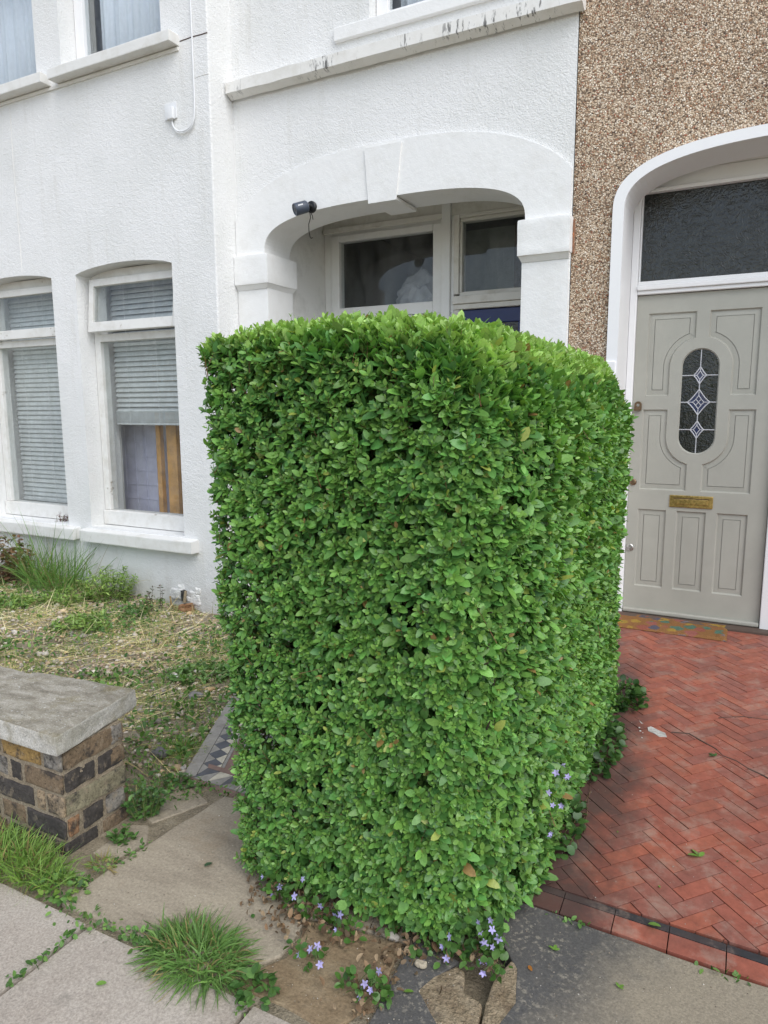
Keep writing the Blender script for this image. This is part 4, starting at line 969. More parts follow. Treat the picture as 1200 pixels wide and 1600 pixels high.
for z0, rf, rs in zip(zc, rowsF, rowsS):
    x = XR
    for k, (w, c) in enumerate(rf):
        dep = .10 if k else .012
        j = random.gauss(0, .002)
        mb.rough(x - w + .016, x - (.0 if k == 0 else .0), Yf_ + j, Yf_ + dep + j, z0, z0 + bh, .004, 8, 26, c, .005); x -= w + .0
    while x > -6.6:
        w = random.choice((.215, .105)); mb.rough(x - w + .012, x, Yf_ + random.gauss(0, .003), Yf_ + .1, z0, z0 + bh, .0045, 4, 16, random.choice((brn, brn, blk, blk, tan_)), .010); x -= w
    y = Yf_ + .0135
    for k, (w, c) in enumerate(rs):
        j = random.gauss(0, .002); cc_ = rf[0][1] if (k == 0 and w < .0) else c
        mb.rough(XR - .09, XR - .001 + j, y, y + w - .015, z0, z0 + bh, .005, 8, 26, cc_, .005); y += w
    x = XR
    while x > -6.6: mb.rough(x - .203, x, Yk - .09, Yk - .002, z0, z0 + bh, .004, 3, 16, random.choice((brn, brn, blk, tan_)), .01); x -= .215
mb.build('brickwork', M['brick'], wl, smooth=True)
mb = MB(); mb.rough(-6.6, XR - .005, Yf_ + .0045, Yk - .008, -.06, .372, .003, 24, 14, rad=.006); mb.build('mortar', M['mortar'], wl, smooth=True)
mb = MB(); mb.rough(-2.425, -1.918, 1.392, 1.80, 0.374, .447, .0038, 18, 13, rad=.006, skew=lambda v: Vector((v.x - .075 * (v.y - 1.39) / .41, v.y - .06 * (-1.905 - v.x) / .5 * (1 if v.y > 1.6 else 0) * ((v.y - 1.6) / .2), v.z)))
mb.build('coping', M['coping'], wl, smooth=True)
for k in range(6):
    x1 = -2.455 - k * .66; mb = MB(); mb.rough(x1 - .65, x1, 1.40, 1.735, .368, .438, .004, 14, 13, rad=.007); mb.build('coping', M['coping'], wl, smooth=True)

# ================================================================== THE HEDGE
def fbm(P, f):                                    # cheap vector noise from sines
    return (np.sin(P[:, 0] * f + 1.3 * np.sin(P[:, 1] * f * .7 + 2)) + np.sin(P[:, 1] * f * 1.1 + 1.7 * np.sin(P[:, 2] * f * .8)) + np.sin(P[:, 2] * f * .9 + 1.1 * np.sin(P[:, 0] * f * 1.2 + 1))) / 3
HX0, HX1, HY0, HY1, HZ1 = -1.462, -.468, 1.60, 3.56, 1.738
def taper(P):                                     # narrower at the foot, on the gate side most
    z = np.clip(P[:, 2] / HZ1, 0, 1); q = P.copy(); k = (1 - z) ** 1.5
    q[:, 0] += np.where(P[:, 0] < -.94, 1, -1) * np.where(P[:, 0] < -.94, .10, .015) * k
    q[:, 1] += np.where(P[:, 1] < 2.5, .01, 0) * k + np.where(P[:, 1] < 2.5, .02, 0) * z
    return q
def hedge_points(n, sides, inset_=0.0, r=.15):
    X0, X1, Y0, Y1, Z1 = HX0 + inset_, HX1 - inset_, HY0 + inset_, HY1 - inset_, HZ1 - inset_
    ar = {'f': (X1 - X0) * Z1, 'b': (X1 - X0) * Z1 * .5, 'l': (Y1 - Y0) * Z1 * .75, 'r': (Y1 - Y0) * Z1, 't': (X1 - X0) * (Y1 - Y0)}
    tot = sum(ar[s] for s in sides); Ps = []
    for s in sides:
        m = int(n * ar[s] / tot); u = RNG.random((m, 3)); x = X0 + (X1 - X0) * u[:, 0]; y = Y0 + (Y1 - Y0) * u[:, 1]; z = .02 + (Z1 - .02) * u[:, 2]
        if s == 'f': y[:] = Y0
        if s == 'b': y[:] = Y1
        if s == 'l': x[:] = X0
        if s == 'r': x[:] = X1
        if s == 't': z[:] = Z1
        Ps.append(np.stack([x, y, z], 1))
    P = np.concatenate(Ps);     rs = np.clip(r * (.45 + 2.0 * ((P[:, :1] - X0) / (X1 - X0)) ** 1.4), .06, .37)          # softer rounding toward the red path
    lo = np.concatenate([X0 + rs, Y0 + rs, rs * 0 - 1], 1); hi = np.concatenate([X1 - rs, Y1 - rs, Z1 - rs * .8], 1); I = np.clip(P, lo, hi); d = P - I; N = nrm(d)
    P = I + N * np.minimum(np.linalg.norm(d, axis=1, keepdims=True), rs)
    P = taper(P); P[:, 2] -= np.where(P[:, 0] > -.95, .105, .045) * ((P[:, 0] - (-.95)) / .5) ** 2 * np.clip(P[:, 2] / HZ1, 0, 1) ** 3
    P = P + N * (.009 * fbm(P, 7) + .006 * fbm(P + 5, 19))[:, None]
    return P, N
def hedge_layer(n, sides, depth, Lr, cols, colp, lmean, lspread, pairs=(4, 6), up=.55):
    P, N = hedge_points(n, sides, depth); n = len(P)
    uw = np.clip((N[:, 2:] - .05) / .5, 0, 1)                # how far the surface faces the sky
    d = nrm(N * .9 * (1 - .6 * uw) + np.array([0, 0, up]) + uw * np.array([0, 0, .9]) + RNG.normal(0, .33, (n, 3)))
    L = RNG.uniform(Lr[0], Lr[1], n); end = P + N * RNG.normal(0, .008, (n, 1)); st = end - d * L[:, None]
    st[:, 2] = np.maximum(st[:, 2], .02)
    k = pairs[1]; parts_P, parts_D, parts_N, parts_L, parts_C = [], [], [], [], []
    u0 = nrm(np.cross(d, RNG.normal(size=(n, 3)))); v0 = np.cross(d, u0); shade = RNG.normal(0, .10, n); base = palette(n, cols, .08, colp)
    fpos = .70 + .38 * np.clip((P[:, 0] - HX0) / (HX1 - HX0), 0, 1) + .14 * np.clip(P[:, 2] / HZ1, 0, 1) ** 2
    for i in range(k):
        keep = RNG.random(n) < (1 if i < pairs[0] else .6)
        t = 1 - i * (.8 / k) + RNG.normal(0, .02, n); q = st + d * (L * t)[:, None]; ax = u0 if i % 2 == 0 else v0
        sz = lmean * np.array([.5, .85, 1.05, 1.1, 1.05, .95, .9])[i] * (1 + RNG.normal(0, lspread, n))
        for s in (-1, 1):
            op = RNG.uniform(.8, 2.0, n)[:, None] if i else RNG.uniform(.4, .9, n)[:, None]
            op = op * (1 - .50 * uw); D = nrm(d + ax * s * op + RNG.normal(0, .15, (n, 3))); Nn = nrm((1 - uw) * (d * .5 + np.array([0, 0, .45]) + N * .75) + uw * (d * .55 - ax * s * .75) + RNG.normal(0, .20, (n, 3)))
            young = np.array([1.0, .55, .2, .05, 0, 0, 0])[i]
            c = base * np.clip(1 + shade[:, None] + RNG.normal(0, .19, (n, 1)), .5, 1.7); c = c * (1 - young * .5) + np.array([.27, .44, .085]) * young * .5; dead = RNG.random(n); c[dead < .004] = (.30, .19, .07); c[(dead > .004) & (dead < .016)] = (.34, .40, .09)
            parts_P.append(q[keep]); parts_D.append(D[keep]); parts_N.append(Nn[keep]); parts_L.append(np.clip(sz * fpos * RNG.uniform(.8, 1.25, n), .008, .056)[keep]); parts_C.append(c[keep])
    P_, D_, N_, L_, C_ = map(np.concatenate, (parts_P, parts_D, parts_N, parts_L, parts_C))
    V, F, m = leaves(P_, D_, N_, L_, L_ * RNG.uniform(.44, .60, len(L_)), RNG.uniform(.02, .26, len(L_)), RNG.uniform(-.05, .26, len(L_)))
    return (V, F, rep(np.clip(C_, .005, 1), m)), (st, end)
GR = [(.083, .222, .056), (.108, .265, .060), (.160, .350, .074), (.056, .160, .044)]
hedge = empty('hedge', (-.94, 2.55, 0), 'tall clipped green privet hedge between the two front paths', 'hedge')
lay = []; tw = []
for a in ((9800, 'fr', 0.0, (.055, .095), GR, [.3, .35, .2, .15], .0275, .28), (4200, 't', .0, (.07, .14), [(.37, .56, .17), (.42, .60, .19), (.31, .50, .14)], None, .033, .2), (3300, 'lb', 0.0, (.06, .11), GR, None, .029, .2),  # top leaves paler: young growth plus skylight painted into the colour
          (6800, 'frtlb', .05, (.05, .10), [(.055, .13, .035), (.07, .15, .038)], None, .032, .2)):  # layer below the surface: shade between leaves painted in as darker green
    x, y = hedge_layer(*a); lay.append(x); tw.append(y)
# a few long new shoots standing proud of the clipped top and corners
x, y = hedge_layer(60, 't', -.02, (.10, .18), [(.20, .36, .09), (.17, .32, .08)], None, .028, .2, (5, 7), 1.6); lay.append(x); tw.append(y)
x, y = hedge_layer(60, 'frlb', -.018, (.08, .14), [(.18, .33, .08), (.15, .29, .07)], None, .027, .2, (4, 6), .5); lay.append(x); tw.append(y)
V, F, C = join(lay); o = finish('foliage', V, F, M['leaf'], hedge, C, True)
S0 = np.concatenate([a for a, b in tw]); E0 = np.concatenate([b for a, b in tw]); n = len(S0)
dv = nrm(E0 - S0); u = nrm(np.cross(dv, RNG.normal(size=(n, 3)))); w_ = np.cross(dv, u); R0 = .0013
ring = [u * math.cos(a) + w_ * math.sin(a) for a in (0, 2.094, 4.189)]
V = np.stack([S0 + r_ * R0 for r_ in ring] + [E0 + r_ * R0 * .5 for r_ in ring], 1).reshape(-1, 3)
fl = np.array([0, 1, 4, 3, 1, 2, 5, 4, 2, 0, 3, 5]); idx = (fl[None] + (np.arange(n) * 6)[:, None]).ravel()
finish('twigs', V, (idx, np.full(n * 3, 4)), M['twig'], hedge, rep(palette(n, [(.16, .10, .05), (.12, .15, .05), (.20, .09, .05)], .15), 6), True)
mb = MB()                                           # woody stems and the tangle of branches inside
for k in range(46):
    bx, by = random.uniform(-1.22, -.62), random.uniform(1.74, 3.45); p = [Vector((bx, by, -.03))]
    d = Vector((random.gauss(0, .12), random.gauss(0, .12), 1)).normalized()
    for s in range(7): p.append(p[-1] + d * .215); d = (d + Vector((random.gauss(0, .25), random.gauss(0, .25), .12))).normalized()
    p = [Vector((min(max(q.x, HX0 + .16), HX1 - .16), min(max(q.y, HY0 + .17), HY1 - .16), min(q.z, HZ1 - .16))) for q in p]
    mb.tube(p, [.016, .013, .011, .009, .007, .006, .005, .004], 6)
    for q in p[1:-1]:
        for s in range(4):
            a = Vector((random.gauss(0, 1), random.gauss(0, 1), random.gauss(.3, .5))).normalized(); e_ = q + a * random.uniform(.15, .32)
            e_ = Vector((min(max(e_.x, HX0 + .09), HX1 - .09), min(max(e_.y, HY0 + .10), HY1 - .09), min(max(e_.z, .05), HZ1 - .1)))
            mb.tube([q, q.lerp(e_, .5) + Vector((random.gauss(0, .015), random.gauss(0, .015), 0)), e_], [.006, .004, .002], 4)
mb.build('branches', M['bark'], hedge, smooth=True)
# dense inner foliage, gap shade painted into its dark greens: unordered leaves filling the volume
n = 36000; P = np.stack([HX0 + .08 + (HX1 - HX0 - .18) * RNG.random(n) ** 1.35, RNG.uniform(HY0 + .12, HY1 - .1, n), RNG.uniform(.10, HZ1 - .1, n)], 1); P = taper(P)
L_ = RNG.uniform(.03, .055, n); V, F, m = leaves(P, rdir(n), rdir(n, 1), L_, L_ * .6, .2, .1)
finish('darkened_inner_foliage', V, F, M['leaf'], hedge, rep(palette(n, [(.03, .07, .02), (.035, .08, .022), (.05, .065, .028)], .1), m), True)

# ================================================================== PLANTS, GRAVEL AND LITTER
def tuft(name, ctr, rx, ry, n, Lr, cols, label, cat, group=None, lean=.55, bend=(.15, .7), w=.0045, zf=lambda x, y: 0.0, dry=.06, p=None, extra=None):
    a = RNG.uniform(0, 6.28, n); r = np.sqrt(RNG.random(n)); x = ctr[0] + rx * r * np.cos(a); y = ctr[1] + ry * r * np.sin(a)
    z = np.array([float(zf(xx, yy)) for xx, yy in zip(x, y)]); P = np.stack([x, y, z - .005], 1)
    D = np.stack([np.cos(a) * r * lean, np.sin(a) * r * lean, np.ones(n)], 1) + RNG.normal(0, .42, (n, 3)) * np.array([1, 1, .2])
    L = RNG.uniform(*Lr, n) * (1.1 - .35 * r); V, F, m = blades(P, D, L, RNG.uniform(.45, 1.6, n) * w, RNG.uniform(*bend, n), 5)
    V[:, 2] = np.maximum(V[:, 2], float(zf(ctr[0], ctr[1])) + .002 + RNG.uniform(0, .006, len(V)))
    c = palette(n, cols, .15, p); dr_ = RNG.random(n) < dry; c[dr_] = np.array([.34, .27, .12]) * RNG.uniform(.7, 1.2, (dr_.sum(), 1))
    parts = [(V, F, rep(np.clip(c, .01, 1), m))] + (extra or [])
    V, F, C = join(parts); o = finish(name, V, F, M['grass'], None, C, True); return tag(o, label, cat, group)
def rosette(ctr, n, rx, ry, h, Lr, cols, zf=lambda x, y: 0.0, wr=(.55, .8), flat=.6):
    a = RNG.uniform(0, 6.28, n); r = np.sqrt(RNG.random(n)); x = ctr[0] + rx * r * np.cos(a); y = ctr[1] + ry * r * np.sin(a)
    z = np.array([float(zf(xx, yy)) for xx, yy in zip(x, y)]) + RNG.random(n) * h * (1 - r * .6) + .004
    D = np.stack([np.cos(a), np.sin(a), np.full(n, .3)], 1) + RNG.normal(0, .6, (n, 3)); N = rdir(n, 2.2 * flat + .6)
    L = RNG.uniform(*Lr, n); V, F, m = leaves(np.stack([x, y, z], 1), D, N, L, L * RNG.uniform(*wr, n), .2, .2)
    V[:, 2] = np.maximum(V[:, 2], float(zf(ctr[0], ctr[1])) - .03)
    return V, F, rep(np.clip(palette(n, cols, .15), .01, 1), m)
GG = [(.15, .28, .075), (.20, .34, .09), (.115, .22, .06)]; LG = [(.25, .38, .085), (.30, .42, .11), (.18, .31, .075)]; DG = [(.06, .14, .038), (.09, .19, .05), (.13, .25, .065)]
tuft('grass_tuft', (-1.255, 1.285), .145, .080, 950, (.08, .18), GG, 'thick drooping grass tuft growing between the pavement and the brown flagstone', 'grass', 'grass tufts', 1.0, (.25, 1.35), dry=.10,
     extra=[rosette((-1.03, 1.26), 60, .06, .04, .05, (.018, .035), DG), rosette((-1.40, 1.27), 70, .09, .025, .015, (.008, .02), DG)])
tuft('grass_tuft', (-2.12, 1.315), .30, .085, 1300, (.07, .20), [(.23, .38, .085), (.29, .44, .11), (.17, .29, .07)], 'wide bright grass tuft against the front of the brick pier', 'grass', 'grass tufts', .5, (.1, .8), .0045,
     extra=[rosette((-1.83, 1.30), 130, .10, .05, .03, (.01, .028), DG + LG)], dry=.12)
tuft('grass_tuft', (-1.80, 1.44), .045, .035, 90, (.04, .09), LG, 'small dry tipped grass tuft at the right corner of the brick pier', 'grass', 'grass tufts', .8, (.2, .8), .004, dry=.4)
tuft('grass_tuft', (-2.17, 2.20), .10, .10, 260, (.06, .13), LG, 'grass tuft in the gravel beside the mosaic tiles', 'grass', 'grass tufts', .8, (.3, .9), .0035, gz)
# tall weeds at the wall foot
tuft('tall_grass', (-5.15, 3.84), .38, .16, 360, (.4, .9), GG, 'tall thin wild grass against the white wall under the left window', 'grass', None, .28, (.05, .45), .006, gz, .12)
tuft('tall_grass', (-4.62, 3.93), .10, .05, 16, (.4, .68), GG, 'a few thin grass stalks between the two ground floor windows', 'grass', None, .5, (.1, .5), .004, gz, .3)
def bushy(name, ctr, r, h, n, Lr, cols, label, cat, stemcol=(.12, .16, .05), ns=26, lean=.35, wr=(.35, .5), mat='leaf', zf=gz):
    e = empty(name, (ctr[0], ctr[1], float(zf(*ctr))), label, cat); tips = []; mb = MB(); b = Vector((ctr[0], ctr[1], float(zf(*ctr)) - .01))
    LP, LD, LN = [], [], []
    for k in range(ns):
        a = random.uniform(0, 6.28); q = math.sqrt(random.random()); p0 = b + Vector((math.cos(a) * q * r * .6, math.sin(a) * q * r * .6, 0)); d = Vector((math.cos(a) * q * lean, math.sin(a) * q * lean, 1)).normalized()
        H = h * random.uniform(.6, 1) * (1.05 - .35 * q); p1 = p0 + d * H * .55; p2 = p1 + (d + Vector((random.gauss(0, .15), random.gauss(0, .15), 0))).normalized() * H * .45
        mb.tube([b, p0, p1, p2], [.0026, .0022, .0016, .0008], 4, stemcol)
        for i in range(max(1, n // ns)):
            t = random.random() ** .8; p = p0.lerp(p1, t * 2) if t < .5 else p1.lerp(p2, t * 2 - 1); LP.append(p); LD.append(Vector((random.gauss(0, 1), random.gauss(0, 1), random.gauss(.4, .4)))); LN.append(Vector((random.gauss(0, .4), random.gauss(0, .4), 1)))
    mb.build('stems', M['twig'], e)
    m0 = len(LP); L = RNG.uniform(*Lr, m0); V, F, m = leaves(np.array(LP), np.array(LD), np.array(LN), L, L * RNG.uniform(*wr, m0), .2, .2)
    finish('leaves', V, F, M[mat], e, rep(np.clip(palette(m0, cols, .15), .01, 1), m), True); return e
bushy('weed', (-4.52, 3.86), .24, .34, 1500, (.02, .045), LG, 'bushy yellow green weed at the foot of the white wall', 'weed', lean=.5, ns=60, wr=(.2, .35))
bushy('weed', (-4.72, 3.62), .26, .15, 900, (.02, .04), LG, 'low yellow green weed mound in front of the bushy one', 'weed', lean=.6, ns=50, wr=(.2, .35))
bushy('shrub', (-5.62, 3.72), .26, .55, 900, (.03, .06), [(.22, .11, .075), (.28, .17, .09), (.15, .19, .07)], 'reddish brown dying shrub at the left edge under the window', 'shrub', (.10, .06, .04), 36, .35, (.5, .75))
bushy('weed', (-4.15, 3.30), .30, .10, 900, (.02, .05), LG, 'spreading bright green weed patch in the middle of the gravel', 'weed', lean=1.1, ns=60, wr=(.25, .4))
bushy('weed', (-2.75, 2.95), .26, .10, 700, (.02, .045), GG, 'green weed patch in the gravel close to the hedge', 'weed', lean=1.1, ns=50, wr=(.3, .5))
bushy('weed', (-3.05, 2.40), .26, .09, 700, (.018, .04), LG, 'bright green weed patch behind the brick pier', 'weed', lean=1.1, ns=50, wr=(.3, .5))
bushy('weed', (-5.05, 3.30), .32, .10, 800, (.02, .05), LG, 'yellow green weed patch at the left edge of the gravel', 'weed', lean=1.1, ns=50, wr=(.2, .35))
bushy('weed', (-4.02, 3.88), .10, .26, 130, (.014, .03), [(.07, .10, .04), (.12, .07, .045)], 'dark spindly weed stem beside the broken clay pipe', 'weed', (.08, .05, .035), 7, .2)
bushy('weed', (-4.08, 3.72), .15, .12, 220, (.015, .035), DG, 'low dark green weed below the spindly stem', 'weed', ns=20, lean=.8)
bushy('creeper', (-1.895, 1.72), .055, .20, 330, (.014, .026), DG, 'dark green small leaved plant climbing the side of the brick pier', 'plant', ns=24, lean=.45, wr=(.5, .7), zf=lambda x, y: -.01)
bushy('creeper', (-1.86, 1.58), .05, .06, 150, (.012, .024), DG, 'low green creeper along the base of the brick pier', 'plant', ns=14, lean=.9, wr=(.5, .7), zf=lambda x, y: -.01)
bushy('weed', (-1.96, 1.92), .10, .08, 150, (.015, .03), DG, 'low green weed between the pier and the mosaic tiles', 'weed', ns=14, lean=.9, wr=(.4, .7))
bushy('weed', (-2.06, 2.62), .09, .10, 200, (.02, .045), GG, 'leafy weed beside the hedge at the mosaic path edge', 'weed', ns=18, lean=1.0, wr=(.35, .55))
bushy('sill_weed', (-5.42, 4.16), .05, .14, 90, (.012, .025), [(.12, .05, .05), (.14, .11, .05), (.2, .09, .1)], 'small reddish weed growing on the left window sill', 'weed', (.12, .06, .05), 14, .5, zf=lambda x, y: .482)

# broken clay pipe at wall foot
e = empty('broken_pipe', (-3.86, 4.02, -.11), 'broken brown clay pipe and torn render at the foot of the white wall', 'pipe')
mb = MB(); lathe(mb, (-3.85, 4.03, -.14), (.15, -.2, 1), [(0, .06), (.07, .062), (.10, .05), (.09, .04), (.02, .035)], 14, (.30, .17, .09)); mb.v = [tuple(Vector(p) + noise.noise_vector(Vector(p) * 16) * .022) for p in mb.v]; mb.build('pipe_end', M['clay'], e, smooth=True)
mb = MB(); mb.rough(-4.045, -3.93, 4.055, 4.088, -.02, .062, .007, 4, 12, (.62, .62, .60), .01); mb.rough(-3.925, -3.895, 4.05, 4.088, -.03, .06, .008, 3, 20, (.05, .05, .05), .006); mb.build('render_flap', M['clay'], e)
mb = MB(); mb.tube([(-4.03, 4.04, .0), (-3.98, 4.0, -.05), (-3.91, 3.98, -.09)], [.007, .009, .006], 6, (.22, .16, .07)); mb.tube([(-3.88, 4.06, .06), (-3.87, 4.03, -.03)], [.01, .014], 6, (.25, .2, .13)); mb.build('dead_root', M['clay'], e, smooth=True)

# gravel, straw and ground cover of the garden (uncountable)
def garden_pts(n, dens=None):
    x = RNG.uniform(-6.6, -1.45, n * 3); y = RNG.uniform(1.73, 4.07, n * 3)
    edge = -1.985 - (y - 2.0) * .47; ok = (x < np.where(y < 2.0, -1.80, edge)) & ~((x < -1.93) & (y < 1.76))
    ok &= ~((x > -1.97) & (x < -1.73) & (y < 1.97) & (RNG.random(n * 3) < .9))
    x, y = x[ok], y[ok]
    if dens is not None: k = RNG.random(len(x)) < dens(x, y); x, y = x[k], y[k]
    return x[:n], y[:n]
cl = lambda x, y: .5 + .5 * fbm(np.stack([x, y, x * 0], 1), 5.5)
x, y = garden_pts(8000); s = RNG.uniform(.005, .016, len(x)) * np.where(RNG.random(len(x)) < .06, 1.8, 1)
V, F, C = pebbles(np.stack([x, y, gz(x, y) + s * .45], 1), s, palette(len(x), [(.52, .45, .36), (.36, .31, .26), (.60, .55, .48), (.40, .30, .22), (.22, .20, .18), (.52, .37, .20)], .2))
tag(finish('gravel', V, F, M['pebble'], None, C, True), 'loose beige gravel over the front garden', 'gravel', kind='stuff')
x, y = garden_pts(8500, lambda x, y: np.clip(1.25 * cl(x, y) * (.35 + .65 * np.clip((y - 1.9) / 1.2, 0, 1)), 0, 1)); n = len(x)
D = RNG.normal(size=(n, 3)) * np.array([1, 1, .16]) + np.array([0, 0, .10]); V, F, m = blades(np.stack([x, y, gz(x, y) + .006], 1), D, RNG.uniform(.06, .24, n), RNG.uniform(.0025, .0055, n), RNG.uniform(0, .12, n), 3)
V[:, 2] = np.maximum(V[:, 2], gz(V[:, 0], V[:, 1]) + .003)
tag(finish('dry_grass', V, F, M['straw'], None, rep(np.clip(palette(n, [(.74, .63, .36), (.62, .50, .27), (.82, .73, .48), (.50, .50, .20)], .15), .02, 1), m), True), 'flattened straw coloured dry grass across the front garden', 'dry grass', kind='stuff')
parts = []
x, y = garden_pts(14000, lambda x, y: np.clip(1.9 * cl(x + 3, y + 1) - .35 + .5 * np.clip((x + 3.4) / 1.2, 0, 1), 0.02, 1)); n = len(x)
D = RNG.normal(0, .55, (n, 3)) + np.array([0, 0, .8]); V, F, m = blades(np.stack([x, y, gz(x, y)], 1), D, RNG.uniform(.03, .10, n), RNG.uniform(.0025, .0045, n), RNG.uniform(.1, .6, n), 4); parts.append((V, F, rep(np.clip(palette(n, LG + GG, .18), .01, 1), m)))
x, y = garden_pts(7000, lambda x, y: np.clip(1.9 * cl(x + 9, y + 4) - .6 + .6 * np.clip((x + 3.2) / 1.2, 0, 1), 0.02, 1)); n = len(x); L = RNG.uniform(.012, .04, n)
V, F, m = leaves(np.stack([x, y, gz(x, y) + RNG.uniform(.005, .045, n)], 1), rdir(n, .2), rdir(n, 1.8), L, L * RNG.uniform(.35, .7, n), .2, .2); parts.append((V, F, rep(np.clip(palette(n, DG + GG, .18), .01, 1), m)))
# the small weeds of the joints
for (x0, y0, x1, y1, k, w) in ((-1.95, 1.73, -1.80, 1.95, 90, .02), (-1.90, 1.97, -1.45, 1.965, 110, .018), (-1.625, .98, -1.625, 1.20, 60, .006), (-1.80, 1.25, -1.38, 1.25, 130, .018), (-.42, 1.885, -.30, 1.880, 22, .006), (-.02, 1.876, .12, 1.872, 16, .006), (-1.03, 1.18, -1.02, 1.25, 20, .006), (-1.80, 1.33, -1.74, 1.60, 60, .012)):
    t = RNG.random(k); P = np.stack([x0 + (x1 - x0) * t + RNG.normal(0, w, k), y0 + (y1 - y0) * t + RNG.normal(0, w, k), RNG.uniform(0, .016, k)], 1); L = RNG.uniform(.008, .022, k)
    V, F, m = leaves(P, rdir(k, .3), rdir(k, 1.8), L, L * .6, .2, .2); parts.append((V, F, rep(np.clip(palette(k, DG + GG, .18), .01, 1), m)))
V, F, C = join(parts); tag(finish('weeds', V, F, M['grass'], None, C, True), 'patchy green weeds and short grass over the front garden and joints', 'weeds', kind='stuff')
# dead leaves and bits under the hedge
n = 750; x = RNG.uniform(-1.28, -.50, n); y = 1.64 - np.abs(RNG.normal(0, .085, n)) + .03; k = RNG.random(n) < .4; x[k] = RNG.normal(-1.08, .09, k.sum()); y[k] = RNG.normal(1.55, .05, k.sum()); k = RNG.random(n) < .14; x[k] = RNG.normal(-.76, .03, k.sum()); y[k] = RNG.uniform(1.30, 1.58, k.sum())
y = np.where((x > -.6) & (y < 1.6), 1.62, y)
L = RNG.uniform(.007, .026, n); V, F, m = leaves(np.stack([x, y, RNG.uniform(.004, .03, n)], 1), rdir(n, .1), rdir(n, 1.2), L, L * .6, .5, .35); p1 = (V, F, rep(np.clip(palette(n, [(.17, .105, .06), (.26, .17, .10), (.10, .07, .045), (.33, .24, .15)], .25), .01, 1), m))
n = 620; x = RNG.uniform(-1.27, -.5, n); y = 1.70 - np.abs(RNG.normal(0, .05, n)); L = RNG.uniform(.02, .04, n)
V, F, m = leaves(np.stack([x, y, RNG.uniform(.01, .10, n)], 1), rdir(n, .2) + np.array([0, -.4, 0]), rdir(n, 1.0) + np.array([0, -.5, 0]), L, L * .8, .15, .2); p2 = (V, F, rep(np.clip(palette(n, DG, .15), .01, 1), m))
V, F, C = join([p1, p2]); tag(finish('leaf_litter', V, F, M['litter'], None, C, True), 'brown dead leaves and low foliage along the hedge foot', 'leaf litter', kind='stuff')
n = 1500; x = np.concatenate([RNG.uniform(-1.8, -.6, 500), RNG.uniform(-.7, 1.0, 500), RNG.uniform(-.5, 1.0, 500)]); y = np.concatenate([RNG.uniform(1.2, 1.95, 500), RNG.uniform(1.3, 1.88, 500), RNG.uniform(2, 4.3, 500)])
z = np.where(y > 1.96, pz(x, y) + .001, .003); s = RNG.uniform(.0007, .0022, n)
V, F, C = pebbles(np.stack([x, y, z], 1), s, palette(n, [(.4, .35, .28), (.2, .15, .1), (.5, .47, .42), (.1, .08, .06)], .2))
tag(finish('grit', V, F, M['pebble'], None, C, True), 'fine grit and crumbs scattered on the paths', 'grit', kind='stuff')

# loose stones
def stone(name, x, y, z, s, col, label):
    mb = MB(); mb.rough(x - s, x + s, y - s * .8, y + s * .8, z, z + s * .9, s * .25, 4, 30, col, s * .5); tag(mb.build(name, M['clay'], smooth=True), label, 'stone')
stone('stone', -.685, 1.535, .002, .016, (.38, .33, .25), 'small beige stone at the hedge foot beside the broken slab')
stone('stone', -.79, 1.585, .004, .017, (.36, .33, .29), 'small grey stone among the dead leaves under the hedge')
stone('stone', -2.52, 3.28, -.09, .045, (.60, .58, .55), 'white lump of rubble by the hedge near the wall')
stone('stone', -2.86, 2.86, -.06, .03, (.62, .62, .62), 'pale stone lying in the garden gravel')
stone('stone', -2.55, 2.70, -.06, .04, (.24, .23, .22), 'flat dark stone lying in the garden gravel')
stone('stone', -2.20, 2.10, -.025, .038, (.14, .135, .13), 'dark stone in the gravel behind the brick pier')
stone('stone', -2.03, 2.06, -.02, .014, (.45, .43, .40), 'pale pebble at the corner of the mosaic tiles')

# fallen leaves one could pick up
def fallen(x, y, z, L, ang, col, label, pair=False, w=.5):
    P = [(x, y, z + .003)]; D = [(math.cos(ang), math.sin(ang), .12)]; N = [(random.gauss(0, .2), random.gauss(0, .2), 1)]; LL = [L]
    if pair: P += [(x, y, z + .004)] * 2; D += [(math.cos(ang + 1.2), math.sin(ang + 1.2), .2), (math.cos(ang - 1.1), math.sin(ang - 1.1), .25)]; N += [(0, .2, 1), (.2, 0, 1)]; LL += [L * .9, L * .7]
    LL = np.array(LL); V, F, m = leaves(np.array(P), np.array(D, float), np.array(N, float), LL, LL * w, .25, .12); C = rep(np.tile(np.array(col), (len(LL), 1)), m)
    V[:, 2] = np.maximum(V[:, 2], z + .0015)
    o = finish('fallen_leaf', V, F, M['leaf'], None, C, True); tag(o, label, 'leaf', 'fallen leaves on the paths')
lg_ = (.16, .30, .055); mg_ = (.06, .15, .035)
fallen(-.155, 1.955, .018, .036, .2, lg_, 'pale green fallen leaf across the black strip', w=.6)
fallen(-.04, 2.335, pz(0, 2.33), .042, 2.2, lg_, 'green sprig of leaves fallen on the middle of the red tiles', True)
fallen(.07, 2.36, pz(0, 2.36), .012, 1.2, mg_, 'tiny dark green leaf on the red tiles right of the fallen sprig')
fallen(-.375, 1.75, .004, .022, 1.6, lg_, 'small upright green sprout on the dark flagstone', True)
fallen(-.195, 1.70, .004, .018, 1.0, lg_, 'tiny green leaf in the middle of the dark flagstone', True)
fallen(-.425, 1.665, .004, .020, -.8, (.42, .17, .04), 'orange dead leaf beside the broken tan stone')
fallen(-1.49, 1.585, .002, .030, 1.2, (.035, .09, .03), 'dark green leaf lying alone on the brown flagstone', w=.75)
fallen(-1.42, 1.09, .002, .028, .6, lg_, 'pale green leaf lying on the concrete pavement')
